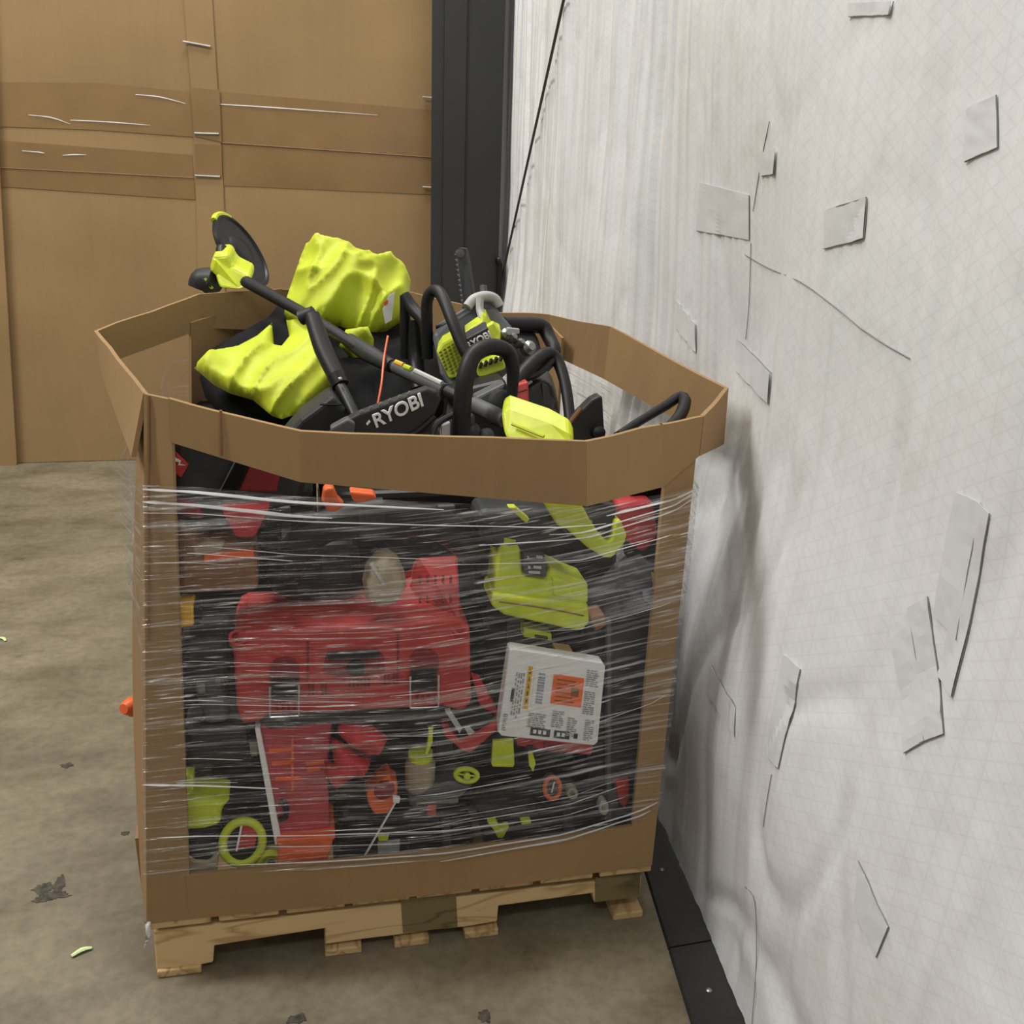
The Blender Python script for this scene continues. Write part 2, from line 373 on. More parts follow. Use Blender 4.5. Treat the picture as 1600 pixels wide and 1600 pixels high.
# white insulated wall, right
def wbase(y):
    if y > 1.5: return 1.2356 + .0625*(y-1.5)
    return 1.088 + .082*(y+.3) if y > -.9 else 1.039 + .05*(y+.9)
def wallx(y, z, ribs=True):
    x = wbase(y)
    x += .05*math.exp(-((y-.35)/.6)**2)*math.exp(-((z-1.0)/.5)**2)
    k = min(1, z/.12); k = k*k*(3-2*k)
    # hem rolls outward low down, tucked in at the floor
    x -= .045*math.exp(-((z-.55)/.30)**2)*(.6+.4*math.sin(y*2.3+.6))
    dm = 1-.75*min(1, max(0, (y-1.5)/1.5))
    x += dm*.022*noise.noise(Vector((y*1.3, z*.9, 4))) + k*.010*noise.noise(Vector((y*3.5, z*2.2, 9)))
    if ribs:
        a = .0026 + .0105*min(1, max(0, (y-.2)/.9))
        x += 1.6*a*noise.noise(Vector((y*22, z*.3, 1))) + a*.9*noise.noise(Vector((y*50, z*.4, 2)))
        # gathered creases
        cr = abs(noise.noise(Vector((y*4.2, z*1.1+.3*y, 7)))); x += .012*max(0, .14-cr)/.14*max(0, 1.2-z*.6)*.6*k
        cr = abs(noise.noise(Vector((y*2.2+z*1.4, z*1.7-y, 17)))); x += .009*max(0, .10-cr)/.10*max(.25, 1.3-z*.8)*k
    return x
wl = MB(); ys = []; y = -2.6
while y < 4.6: ys.append(y); y += .05 if y < -.9 else .011 if y < .2 else .0065 if y < 3.5 else .05
zs = [.018 + 3.6*(i/150)**1.25 for i in range(151)]
wl.add([(wallx(y, z), y, z) for y in ys for z in zs], [(i*151+j, (i+1)*151+j, (i+1)*151+j+1, i*151+j+1) for i in range(len(ys)-1) for j in range(150)])
wall = struct(wl.build('wall_right', 'insulation_white', smooth='all'), 'white foil-faced insulation wall with creases and repair tape', 'wall')
def onwall(x, y):
    X = 1.15
    for _ in range(25):
        p = atx(x, y, X); X = .5*X + .5*wallx(p.y, max(0, p.z), False)
    return atx(x, y, X)
def tape(px, dark=(), lift=.0009):
    A, B, C_, D = [Vector(p) for p in px]; b = MB(); nu, nv = 12, 12; g = []
    for i in range(nu+1):
        for j in range(nv+1):
            u, v_ = i/nu, j/nv; q = (A*(1-u)+B*u)*(1-v_) + (D*(1-u)+C_*u)*v_
            p = onwall(q.x, q.y); p.x = min(wallx(p.y+k_*.004, p.z) for k_ in range(-5, 6)) - lift + .0006*noise.noise(Vector((q.x*.05, q.y*.05, 0))); g.append(p)
    b.add(g, [(i*(nv+1)+j, (i+1)*(nv+1)+j, (i+1)*(nv+1)+j+1, i*(nv+1)+j+1) for i in range(nu) for j in range(nv)])
    o = b.build('tape_patch', 'wall_tape', wall, solid=.0005)
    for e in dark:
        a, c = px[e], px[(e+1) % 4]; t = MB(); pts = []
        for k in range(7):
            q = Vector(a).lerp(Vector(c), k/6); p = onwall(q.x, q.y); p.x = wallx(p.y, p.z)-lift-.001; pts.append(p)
        t.tube(pts, .0008, 5, sub=1); t.build('tape_edge', 'dirt_and_shade', o)  # dark line painted along the tape border for its edge shadow and dirt
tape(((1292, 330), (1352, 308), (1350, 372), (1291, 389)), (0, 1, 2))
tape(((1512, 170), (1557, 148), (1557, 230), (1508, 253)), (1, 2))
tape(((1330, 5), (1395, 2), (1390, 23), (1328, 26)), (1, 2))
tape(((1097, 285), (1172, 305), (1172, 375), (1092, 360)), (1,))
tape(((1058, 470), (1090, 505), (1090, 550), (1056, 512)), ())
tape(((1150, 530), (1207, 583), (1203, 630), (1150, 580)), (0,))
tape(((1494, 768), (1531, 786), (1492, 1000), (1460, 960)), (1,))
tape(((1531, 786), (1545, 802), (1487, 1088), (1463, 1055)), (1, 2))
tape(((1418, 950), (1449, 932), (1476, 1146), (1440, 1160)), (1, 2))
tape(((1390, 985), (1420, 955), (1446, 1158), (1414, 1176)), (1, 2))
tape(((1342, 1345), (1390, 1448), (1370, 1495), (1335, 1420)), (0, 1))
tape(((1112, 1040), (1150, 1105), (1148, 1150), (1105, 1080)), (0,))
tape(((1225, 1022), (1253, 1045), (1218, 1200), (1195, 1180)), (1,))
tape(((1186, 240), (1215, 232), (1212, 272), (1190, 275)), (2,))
for pts in (((1165, 398), (1200, 418), (1250, 440), (1305, 478), (1345, 512)), ((1345, 512), (1385, 538), (1420, 560)), ((1175, 380), (1172, 470), (1165, 530)),
            ((1205, 1210), (1198, 1250), (1192, 1292)), ((1165, 1385), (1177, 1410), (1178, 1500), (1176, 1600)), ((1204, 190), (1190, 250), (1178, 330))):
    b = MB(); q = [onwall(*p) for p in pts]
    for p in q: p.x = wallx(p.y, p.z)-.002
    b.tube(q, .0008, 5); b.build('seam', 'dirt_and_shade', wall)

# black rubber kick strip along the wall, in lengths
def strip_piece(y0, y1, k):
    b = MB(); P = []; n = 10
    for i in range(n+1):
        y = y0+(y1-y0)*i/n; xb = wbase(y); xl = 1.024+.122*y if y < .3 else wbase(y)-.085
        P.append([V(xl, y, .001), V(xl+.003, y, .010), V(xb-.030, y, .013), V(xb+.05, y, .016), V(xb+.05, y, .001)])
    m = 5
    b.add([p for r in P for p in r], [(i*m+j, (i+1)*m+j, (i+1)*m+(j+1) % m, i*m+(j+1) % m) for i in range(n) for j in range(m)] + [list(range(m)), [n*m+j for j in range(m-1, -1, -1)]])
    o = struct(b.build('baseboard_right', 'kick_rubber', smooth=True), ('black rubber kick strip at wall foot, nearest length' if k == 0 else 'black rubber kick strip at wall foot, length beside the pallet' if k == 1 else 'black rubber kick strip at wall foot, far length'), 'baseboard')
    for t in (.15, .4, .62, .9):
        y = y0+(y1-y0)*t; c = V(wbase(y)-.045, y, .0115); s_ = MB(); s_.lathe(c, (0, 0, 1), [(.006, 0), (.006, .002), (.003, .004)], 10); s_.build('screw', 'dull_metal', o)
jy = atz(1043, 1487, 0).y
strip_piece(-1.3, jy-.002, 0); strip_piece(jy+.002, 1.4, 1); strip_piece(1.404, 3.4, 2)

# steel column at the back
cy = 3.30
xl, xr = at(675, 250, cy).x, at(784, 250, cy).x
col = bpy.data.objects.new('column', None); COL.objects.link(col); struct(col, 'dark charcoal painted steel column between cardboard and white wall', 'column')
b = MB(); b.box(((xl+xr)/2, cy+.02, 1.7), (xr-xl, .018, 3.4)); b.build('flange', 'column_paint', col, bevel=.003)
b = MB(); b.box(((xl+xr)/2, cy+.12, 1.7), (.016, .19, 3.4)); b.build('web', 'column_paint', col)
b = MB(); b.box(((xl+xr)/2, cy+.22, 1.7), (xr-xl, .018, 3.4)); b.build('flange', 'column_paint', col, bevel=.003)
b = MB(); b.box(((xl+xr)/2-.06, cy+.006, 1.7), (.10, .01, 3.4)); b.build('cover_strip', 'column_paint', col, bevel=.002)
b = MB(); p = at(780, 437, cy-.01); b.box(p, (.022, .03, .16)); b.build('bracket', 'black', col, bevel=.004)
b = MB(); p = at(778, 408, cy-.01); b.lathe(p, (1, 0, .2), [(.010, -.012), (.022, -.004), (.022, .01), (.012, .016)], 14); b.build('knob', 'black', col, smooth=True)

# cable hanging across the white wall
b = MB(); pts = []
for t in range(9):
    q = Vector((977-196*t/8, -381+857*t/8))
    p = onwall(q.x, q.y); p.x -= .02; pts.append(p)
b.tube(pts, .0055, 8, sub=2)
tag(b.build('cable', 'cable_dark', smooth=True), 'thin dark cable running diagonally down the white wall', 'cable')

# ================================================================== BACK CARTONS
CY = 3.46
def bk(x, y): return at(x, y, CY)
lft, rgt = bk(-25, 400).x, bk(675, 250).x
t = thing('cardboard_carton', 'huge flat brown carton with brown tape bands behind the box', 'carton')
b = MB(); b.box(((lft+rgt)/2, CY+.2, 1.4), (rgt-lft, .4, 2.8)); b.build('body', 'cardboard_back', t, bevel=.004)
def plate(px, Y, th, name, material, parent, bevel=0):
    b = MB(); b.pxp(px, Y, th); return b.build(name, material, parent, bevel=bevel)
fp = plate([(284, -40), (329, -40), (345, 222), (351, 340), (352, 722), (316, 722), (306, 275), (299, 140)], CY-.007, .007, 'seam_flap', 'cardboard_back', t)
tb = [([(-20, 128), (160, 130), (299, 144), (304, 214), (150, 203), (-20, 197)], .0025), ([(-20, 218), (300, 242), (305, 312), (-20, 290)], .0025), ([(340, 143), (674, 172), (674, 246), (345, 222)], .0025), ([(345, 225), (674, 247), (674, 304), (350, 290)], .002), ([(297, 137), (343, 141), (346, 222), (304, 213)], .010), ([(305, 225), (346, 227), (347, 275), (306, 272)], .010)]
for px, o_ in tb: plate(px, CY-o_, .0012, 'tape_band', 'tape_brown', t)
for a, c in (((286, 65), (329, 73)), ((304, 208), (342, 209)), ((305, 274), (344, 276)), ((660, 152), (675, 153)), ((660, 292), (675, 293))):
    b = MB(); b.tube([bk(*a)+V(0, -.012, 0), bk(*c)+V(0, -.012, 0)], .0045, 6, sub=1); b.build('staple', 'pale_grey', t)
for a, c in (((345, 223), (674, 246)), ((0, 262), (303, 278))):
    b = MB(); b.tube([bk(*a)+V(0, -.003, 0), bk(*c)+V(0, -.003, 0)], .0025, 5, sub=1); b.build('flap_edge', 'brown', t)
for a, m_, c in (((341, 163), (420, 168), (590, 180)), ((45, 180), (80, 184), (110, 194)), ((110, 188), (170, 191), (235, 196)), ((20+15, 236), (60, 238), (70, 240)), ((98, 243), (115, 242), (135, 242)), ((212, 148), (250, 152), (290, 162))):
    b = MB(); b.tube([bk(*a)+V(0, -.003, 0), bk(*m_)+V(0, -.0035, 0), bk(*c)+V(0, -.003, 0)], [.002, .0035, .001], 5); b.build('tape_crease', 'film_white', t)
t = thing('cardboard_carton', 'leftmost sliver of a second brown carton at the picture edge', 'carton')
x2 = bk(0, 724).x
b = MB(); b.prism([V(x2-.9, CY-.03, 0), V(bk(28, 724).x, CY-.03, 0), V(bk(33, 722).x-.012, CY-.03, .02), V(bk(8, 200).x, CY-.03, 1.9), V(bk(2, 0).x, CY-.03, 2.7), V(x2-.9, CY-.03, 2.7)], (0, .02, 0)); b.build('flap', 'cardboard_back', t)
b = MB(); b.box((x2-.52, CY+.2, 1.35), (.8, .4, 2.7)); b.build('body', 'cardboard_back', t)

# ================================================================== PALLET
t = thing('wooden_pallet', 'weathered pine pallet with notched stringers under the box', 'pallet')
SY = .012
so = [(240, 1455), (244, 1516), (318, 1507), (333, 1504), (335, 1478), (508, 1451), (508, 1476), (565, 1468), (616, 1462), (670, 1454), (724, 1449), (777, 1440), (779, 1416), (926, 1396), (928, 1411), (1000, 1402), (1003, 1369)]
b = MB(); b.pxp(so, SY, .038); b.build('stringer', 'wood', t, bevel=.003)
for yy in (.58, 1.15):
    b = MB(); b.prism([V(p.x, yy, p.z) for p in [at(x, y, SY) for x, y in so]], (0, .038, 0)); b.build('stringer', 'wood', t, bevel=.003)
b = MB(); b.pxp([(626, 1398), (712, 1388), (715, 1448), (672, 1453), (630, 1458)], SY-.0015, .004); b.build('weathered_patch', 'wood_weathered', t)
b = MB(); b.pxp([(930, 1372), (1001, 1362), (999, 1401), (930, 1410)], SY-.0015, .004); b.build('weathered_patch', 'wood_weathered', t)
for a, c in ((244, 312), (508, 565), (616, 670), (724, 777), (951, 998)):
    p, q = at(a, 1500, SY), at(c, 1480, SY)
    b = MB(); b.box(((p.x+q.x)/2, .60, .0085), (q.x-p.x, 1.19, .017)); b.build('bottom_board', 'wood_deck', t, bevel=.003)
ztop = .140; zs_ = at(560, 1410, SY).z
for i in range(8):
    x0 = .0+i*.1265; b = MB(); b.box((x0+.057, .60, .131), (.112, 1.2, .017)); b.build('deck_board', 'wood_deck', t, bevel=.003)

# ================================================================== CARDBOARD BIN
bx = thing('bulk_bin', 'open brown corrugated bulk bin with cut-out windows on the pallet', 'bin')
TOP = dict(p0=(228, 615, 1.150), f0=(264, 622, 1.148), f1=(470, 672, 1.115), f2=(915, 690, 1.10), f3=(1034, 661, 1.092), p1=(1097, 650, 1.095), r1=(1135, 608, 1.108), r2=(955, 510, 1.10),
           p2=(860, 492, 1.11), b1=(775, 488, 1.108), b2=(640, 456, 1.135), p3=(440, 452, 1.150), l1=(310, 460, 1.160), l2=(150, 517, 1.142))
T = {k: atz(*v) for k, v in TOP.items()}
def low(k, dz, dx=0, dy=0): p = T[k]; return V(p.x+dx, p.y+dy, p.z-dz)
LOW = dict(f0=at(268, 690, T['f0'].y), f1=at(470, 752, T['f1'].y+.004), f2=at(915, 790, T['f2'].y+.004), f3=at(1034, 760, T['f3'].y+.004), p1=at(1090, 712, T['p1'].y+.0),
           r1=at(1128, 694, T['r1'].y+.01), r2=at(945, 592, T['r2'].y-.01), p2=low('p2', .10, -.005, 0), b1=low('b1', .11), b2=low('b2', .11), p3=low('p3', .11), l1=at(316, 513, T['l1'].y), l2=at(156, 571, T['l2'].y), p0=at(209, 714, .03))
def strip(name, keys, label=None, sag=0, scores=()):
    """a rim strip between two posts, folded at its score lines"""
    cols = []
    for i, k in enumerate(keys):
        cols.append((T[k], LOW[k]))
    out = []; cols2 = []
    for i in range(len(cols)-1):
        n = 6
        for j in range(n):
            f = j/n; a = cols[i][0].lerp(cols[i+1][0], f); c = cols[i][1].lerp(cols[i+1][1], f)
            a = a+V(0, 0, .004*noise.noise(a*9)); cols2.append((a, c))
    cols2.append(cols[-1]); b = MB(); n = len(cols2)
    b.add([p for c in cols2 for p in c], [(2*i, 2*i+1, 2*i+3, 2*i+2) for i in range(n-1)])
    return b.build(name, 'cardboard', bx, solid=.008)
strip('rim_strip', ['f0', 'f1', 'f2', 'f3', 'p1'])
strip('rim_strip', ['p1', 'r1', 'r2', 'p2'])
strip('rim_strip', ['p2', 'b1', 'b2', 'p3'])
strip('rim_strip', ['p3', 'l1', 'l2', 'p0'])
# score lines pressed in the front strip
for a, c in (((345, 641), (345, 711)), ((1033, 661), (1025, 758)), ((263, 624), (263, 684)), ((232, 618), (232, 1000))):
    Ya = -.025 if a[0] == 345 else (T['f3'].y if a[0] > 1000 else T['p0'].y-.004)
    Yc = Ya if a[0] != 232 else .01
    b = MB(); b.tube([at(*a, Ya-.004), at(*c, Yc-.004)], .0026, 6, sub=1); b.build('score_line', 'brown', bx)
# corner posts
A_b, A_t = at(232, 1442, 0), T['p0']
def sheet(quads, name='corner_post', m='cardboard', solid=.008):
    b = MB()
    for q in quads: b.add(q, [(0, 1, 2, 3)])
    bm = None; return b.build(name, m, bx, solid=solid)
def post_sheet(colz, name='corner_post'):
    b = MB(); n = len(colz); m = len(colz[0])
    b.add([p for c in colz for p in c], [(i*m+j, (i+1)*m+j, (i+1)*m+j+1, i*m+j+1) for i in range(n-1) for j in range(m-1)])
    return b.build(name, 'cardboard', bx, solid=.008)
def lerpcol(a, b_, n=10, bul=V(0, 0, 0)): return [a.lerp(b_, i/n)+bul*math.sin(math.pi*i/n) for i in range(n+1)]
ZB = .141
wingb = V(-.022, .11, ZB); wingt = T['p0'].lerp(T['l2'], .20); wingt = V(wingt.x, wingt.y, 1.04)
post_sheet([lerpcol(V(.078, .0, ZB), T['f0']+V(.004, 0, -.002)), lerpcol(V(0, 0, ZB), V(T['p0'].x, T['p0'].y, T['p0'].z)), lerpcol(wingb, wingt, bul=V(-.012, 0, 0))])
post_sheet([lerpcol(V(.945, .0, ZB), T['f3']+V(.018, .012, -.012)), lerpcol(V(.995, 0, ZB), T['p1']+V(-.004, .008, -.012)), lerpcol(V(1.0, .10, ZB), V(1.03, .14, .98))])
P2 = V(.99, 1.05, 0); post_sheet([lerpcol(V(1.0, .95, ZB), V(T['p2'].x+.02, .97, 1.06)), lerpcol(V(.99, 1.08, ZB), T['p2']+V(-.005, .01, -.02)), lerpcol(V(.90, 1.09, ZB), T['p2']+V(-.09, .015, -.05))])
post_sheet([lerpcol(V(.10, 1.12, ZB), T['p3']+V(.03, 0, -.04)), lerpcol(V(0, 1.10, ZB), T['p3']+V(-.12, -.07, -.04)), lerpcol(V(0, 1.0, ZB), T['l1']+V(-.02, -.06, -.06))])
# lower bands
def band(cols, name='lower_band'):
    b = MB(); n = len(cols); b.add([p for c in cols for p in c], [(2*i, 2*i+1, 2*i+3, 2*i+2) for i in range(n-1)]); return b.build(name, 'cardboard', bx, solid=.008)
band([(V(.076, 0, ZB), at(290, 1366, 0)), (V(.42, -.010, ZB), at(640, 1332, -.010)), (V(.70, -.008, ZB), at(860, 1308, -.008)), (V(.948, 0, ZB), at(990, 1288, 0))])
band([(V(1.0, .10, ZB), V(1.0, .10, .25)), (V(1.005, .5, ZB), V(1.01, .5, .25)), (V(1.0, .95, ZB), V(1.0, .95, .25))])
band([(V(.90, 1.09, ZB), V(.90, 1.09, .25)), (V(.10, 1.12, ZB), V(.10, 1.12, .25))])
band([(V(0, 1.0, ZB), V(0, 1.0, .25)), (V(-.03, .5, ZB), V(-.035, .5, .25)), (wingb, wingb+V(-.002, 0, .11))])
b = MB(); b.prism([V(.004, .006, ZB), V(.99, .006, ZB), V(.985, 1.075, ZB), V(.01, 1.10, ZB)], (0, 0, .006)); b.build('bottom_sheet', 'cardboard', bx)

# ================================================================== CONTENTS SEEN THROUGH THE WINDOW
def case(c, size, rot, label, m='black', name='tool_case'):
    t = thing(name, label, 'case'); R = Matrix.Rotation(rot, 3, 'Z'); c = Vector(c)
    b = MB(); b.box(c-V(0, 0, size[2]*.09), (size[0], size[1], size[2]*.80), R); b.build('body', m, t, bevel=.012)
    b = MB(); b.box(c+V(0, 0, size[2]*.40), (size[0]*.985, size[1]*.985, size[2]*.18), R); b.build('lid', m, t, bevel=.012)
    for s_ in (-.28, .28):
        b = MB(); b.box(c+R @ V(s_*size[0], -size[1]*.5-.004, size[2]*.27), (.034, .014, .05), R); b.build('latch', 'grey_plastic', t, bevel=.003)
    y0 = -size[1]*.5-.003
    b = MB(); b.tube([c+R @ V(x, y0+dy, z) for x, dy, z in ((-.06, .004, .0), (-.055, -.022, .0), (.055, -.022, .0), (.06, .004, .0))], .007, 8, sub=3); b.build('handle', 'rubber', t, smooth=True)
    return t
L1, L2, L3 = .285, .53, .775
case((.185, .60, L1), (.30, .84, .24), .00, 'black tool case at the bottom left behind the lime tape reels')
case((.50, .62, L1), (.29, .84, .24), .02, 'black tool case at the bottom centre behind the orange cup')
case((.815, .63, L1), (.29, .84, .24), -.02, 'black tool case at the bottom right behind the round gauge')
case((.185, .62, L2), (.30, .82, .24), .02, 'black tool case at mid height left of the red crate', 'charcoal')
case((.50, .68, L2), (.29, .76, .24), -.01, 'black tool case hidden behind the red crate')
case((.815, .62, L2), (.29, .80, .24), .01, 'black tool case behind the white product card')
case((.20, .66, L3), (.30, .76, .24), -.02, 'black tool case under the lime collection bag')
case((.51, .64, L3), (.29, .78, .24), .01, 'black tool case above the red crate under the chainsaws')
case((.82, .62, L3-.025), (.27, .78, .19), .0, 'black tool case behind the lime case on the right', 'charcoal')

def item(name, label, cat, parts, group=None):
    """parts: (part name, material, MB, kwargs)"""
    t = thing(name, label, cat, group)
    for pn, m, b, kw in parts: b.build(pn, m, t, **kw)
    return t
S = dict(smooth=True); SA = dict(smooth='all')
def PX(px, Y, th): return MB().pxp(px, Y, th)
def ring(cx, cy, rx, ry, n=20, a0=0):
    ca, sa = math.cos(a0), math.sin(a0)
    return [(cx+rx*math.cos(t)*ca-ry*math.sin(t)*sa, cy+rx*math.cos(t)*sa+ry*math.sin(t)*ca) for t in [2*math.pi*k/n for k in range(n)]]

# black soft tool bag with red badge
t = item('tool_bag', 'black soft tool bag with red diamond badge under the front rim', 'bag', [
    ('body', 'charcoal', PX([(262, 680), (300, 670), (440, 715), (480, 750), (470, 790), (430, 800), (300, 830), (262, 815)], .055, .16), dict(bevel=.02, seg=3)),
    ('red_panel', 'dark_red', PX([(392, 722), (440, 735), (432, 770), (372, 768)], .050, .02), dict(bevel=.004)),
    ('webbing', 'soft_black', PX([(372, 712), (392, 718), (368, 772), (344, 770)], .047, .02), dict(bevel=.003)),
    ('seam', 'grey_plastic', MB().tube([at(372, 712, .046), at(343, 768, .046)], .0014, 6, sub=1), {}),
    ('badge', 'red', PX([(274, 706), (295, 726), (283, 747), (273, 740)], .050, .006), dict(bevel=.002))])
PX([(274, 715), (283, 720), (281, 725), (290, 727), (278, 727), (280, 722), (274, 721)], .0485, .002).build('lightning_mark', 'white_card', t)
item('tool_bag', 'dark red fabric bag flap under the film at upper left', 'bag', [
    ('flap', 'red_cloth', PX([(342, 792), (424, 788), (398, 842), (368, 842)], .035, .05), dict(bevel=.008)),
    ('side', 'dark_red', PX([(274, 780), (312, 790), (318, 815), (278, 806)], .04, .05), dict(bevel=.008)),
    ('strap', 'soft_black', PX([(424, 800), (440, 800), (440, 850), (400, 850)], .04, .03), dict(bevel=.006))])
item('clamp_handle', 'orange spring clamp handles poking below the front rim', 'clamp', [
    ('handle', 'orange', PX([(506, 764), (521, 762), (528, 780), (540, 792), (522, 802), (512, 800), (503, 784)], .01, .03), dict(bevel=.006, seg=3)),
    ('handle', 'orange', PX([(546, 768), (585, 772), (590, 780), (560, 788), (552, 784)], .015, .03), dict(bevel=.006, seg=3))])
item('vacuum_hose', 'thick black hose arching across the upper middle window', 'hose', [
    ('hose', 'rubber', MB().tube([at(440, 905, .09), at(470, 850, .07), (at(520, 818, .06)), at(600, 806, .06), at(690, 822, .07), at(740, 860, .1)], .030, 14), S),
    ('collar', 'charcoal', MB().tube([at(560, 810, .06), at(600, 806, .06)], .034, 14, sub=1), S)])
item('power_tool', 'black tool body left of the grey cap', 'tool', [
    ('body', 'black', PX([(410, 860), (560, 850), (570, 930), (480, 945), (420, 930)], .11, .12), dict(bevel=.02, seg=3)),
    ('grille', 'charcoal', PX([(500, 870), (548, 868), (550, 905), (502, 908)], .105, .02), dict(bevel=.003))])
item('plastic_dome', 'pale grey-beige domed plastic cap above the red crate', 'cap', [
    ('dome', 'tan', MB().inflate([(566, 905), (572, 878), (588, 860), (604, 856), (620, 866), (632, 892), (635, 915), (622, 938), (590, 946), (570, 932)], .05, .05, step=7, dirn=(0, -1, .1)), SA),
    ('rib', 'pale_grey', MB().tube([at(580, 880, .012), at(595, 905, .002), at(612, 930, .010)], .004, 6), S)])
item('leather_pouch', 'brown leather tool pouch with orange stripe at the left post', 'pouch', [
    ('pouch', 'brown', PX([(276, 810), (318, 850), (345, 846), (402, 862), (404, 925), (276, 930)], .045, .1), dict(bevel=.012, seg=3)),
    ('stripe', 'orange', PX([(318, 866), (396, 860), (398, 872), (318, 880)], .040, .02), dict(bevel=.003)),
    ('flap', 'tan', PX([(300, 856), (322, 846), (352, 848), (345, 862), (305, 872)], .041, .02), dict(bevel=.004))])
item('battery_pack', 'small yellow battery pack beside the left post', 'battery', [
    ('body', 'yellow', PX([(276, 948), (302, 945), (303, 978), (278, 982)], .02, .05), dict(bevel=.004)),
    ('terminal', 'black', PX([(303, 948), (314, 946), (314, 976), (303, 978)], .024, .04), dict(bevel=.003))])
item('power_tool', 'black drill body at the left edge below the yellow battery', 'tool', [
    ('body', 'charcoal', PX([(280, 1000), (360, 995), (362, 1060), (285, 1070)], .05, .1), dict(bevel=.015, seg=3)),
    ('grip', 'grey_plastic', PX([(300, 1062), (350, 1058), (360, 1130), (318, 1135)], .06, .06), dict(bevel=.015, seg=3))])
item('power_tool', 'silver and black tool with metal clips beside the red blister pack', 'tool', [
    ('body', 'charcoal', PX([(286, 1140), (390, 1140), (398, 1195), (290, 1200)], .05, .1), dict(bevel=.015, seg=3)),
    ('clip', 'dull_metal', PX([(388, 1160), (404, 1158), (404, 1182), (392, 1184)], .045, .02), dict(bevel=.003)),
    ('clip', 'dull_metal', PX([(306, 1070), (320, 1068), (322, 1084), (308, 1086)], .045, .02), dict(bevel=.003))])

# --- the big red crate / storage box
t = thing('tool_crate', 'large red plastic tool crate with two black latches behind the film', 'crate')
fo = [(364, 1010), (372, 992), (384, 986), (480, 982), (620, 976), (700, 968), (722, 966), (735, 984), (737, 1100), (722, 1113), (690, 1104), (660, 1106), (420, 1118), (402, 1130), (378, 1132), (370, 1110)]
PX(fo, .012, .17).build('body', 'red', t, bevel=.008, seg=3)
def solid_poly(front, Yf, back, Yb, th):
    P = [at(x, y, Yf) for x, y in front] + [at(x, y, Yb) for x, y in back]
    return MB().prism(P, (0, th, -th*.6))
solid_poly([(384, 988), (720, 968)], .014, [(716, 868), (650, 872), (640, 930), (560, 944), (480, 946), (400, 952)], .14, .05).build('lid', 'red', t, bevel=.006)
for x in (656, 668, 680, 692, 704):
    for y in (905, 935):
        MB().tube([at(x, y-7, .088 if y < 920 else .054)+V(0, -.004, 0), at(x, y+5, .074 if y < 920 else .04)+V(0, -.004, 0)], .0028, 5, sub=1).build('vent_slot', 'dark_red', t)
for (x0, x1, ya, yb, yc) in ((422, 467, 1030, 1064, 1096), (641, 685, 1016, 1048, 1082)):
    xm = (x0+x1)/2
    PX([(x0-1, yb+2), (x0, ya+10), (x0+8, ya+1), (xm, ya-3), (x1-8, ya), (x1, ya+9), (x1+1, yb+1)], .009, .01).build('latch_recess', 'dark_red', t)
    l_ = PX([(x0+2, yb), (x1-2, yb-2), (x1-2, yc-2), (x0+2, yc)], .000, .02).build('latch', 'black', t, bevel=.003)
    MB().tube([at(x0, yb+8, .002), at(x0, yc+24, .004), at(x1, yc+22, .004), at(x1, yb+6, .002)], .0022, 6, sub=1).build('wire_bail', 'chrome', l_, smooth=True)
    for k in range(4):
        x = x0+9+k*9; PX([(x, yc+3), (x+4, yc+3), (x+4, yc+14), (x, yc+14)], .009, .006).build('vent_slot', 'dark_red', t)
PX([(505, 1050), (508, 1026), (520, 1019), (590, 1016), (600, 1026), (602, 1048), (575, 1056), (530, 1058)], .009, .01).build('handle_recess', 'dark_red', t)
PX([(510, 1022), (592, 1018), (594, 1029), (512, 1034)], .002, .02).build('handle_bar', 'black', t, bevel=.004)
MB().lathe(at(556, 1042, .006), (0, -1, 0), [(.016, 0), (.016, .008), (.010, .011)], 18).build('knob', 'black', t, smooth=True)
for x, y0, y1 in ((481, 1002, 1064), (622, 990, 1052)):
    MB().tube([at(x, y0, .011), at(x, y1, .011)], .002, 5, sub=1).build('groove', 'dark_red', t)
for x in list(range(545, 578, 6)): PX([(x, 1062), (x+3, 1062), (x+3, 1074), (x, 1074)], .009, .006).build('vent_slot', 'dark_red', t)
for x in (482, 488, 502, 508, 600, 606, 614, 620):
    y = 1068 if x < 560 else 1052
    PX([(x, y), (x+3, y), (x+3, y+18), (x, y+18)], .009, .006).build('vent_slot', 'dark_red', t)
for cx, cy_ in ((372, 1000), (718, 985)):
    MB().lathe(at(cx, cy_, .02), (.0, -.55, .8), [(.016, -.004), (.016, .0105), (.011, .0105), (.011, 0)], 16).build('corner_socket', 'red', t, smooth=True)
PX([(402, 1122), (560, 1106), (690, 1108), (690, 1128), (560, 1128), (420, 1142)], .03, .16).build('base_tray', 'charcoal', t, bevel=.004)

item('cordless_grinder', 'black angle tool lying on the bin floor at bottom centre', 'tool', [
    ('body', 'black', PX([(528, 1270), (640, 1272), (740, 1290), (745, 1325), (640, 1345), (530, 1352)], .075, .09), dict(bevel=.02, seg=3)),
    ('collar', 'grey_plastic', PX([(690, 1282), (704, 1284), (706, 1330), (692, 1332)], .070, .03), dict(bevel=.004))])
item('cordless_grinder', 'black rounded tool lying on the bin floor at bottom right', 'tool', [
    ('body', 'charcoal', PX([(752, 1292), (850, 1262), (940, 1258), (990, 1275), (985, 1300), (760, 1335)], .075, .09), dict(bevel=.02, seg=3)),
    ('collar', 'grey_plastic', PX([(880, 1262), (896, 1260), (898, 1305), (882, 1308)], .070, .03), dict(bevel=.004))])
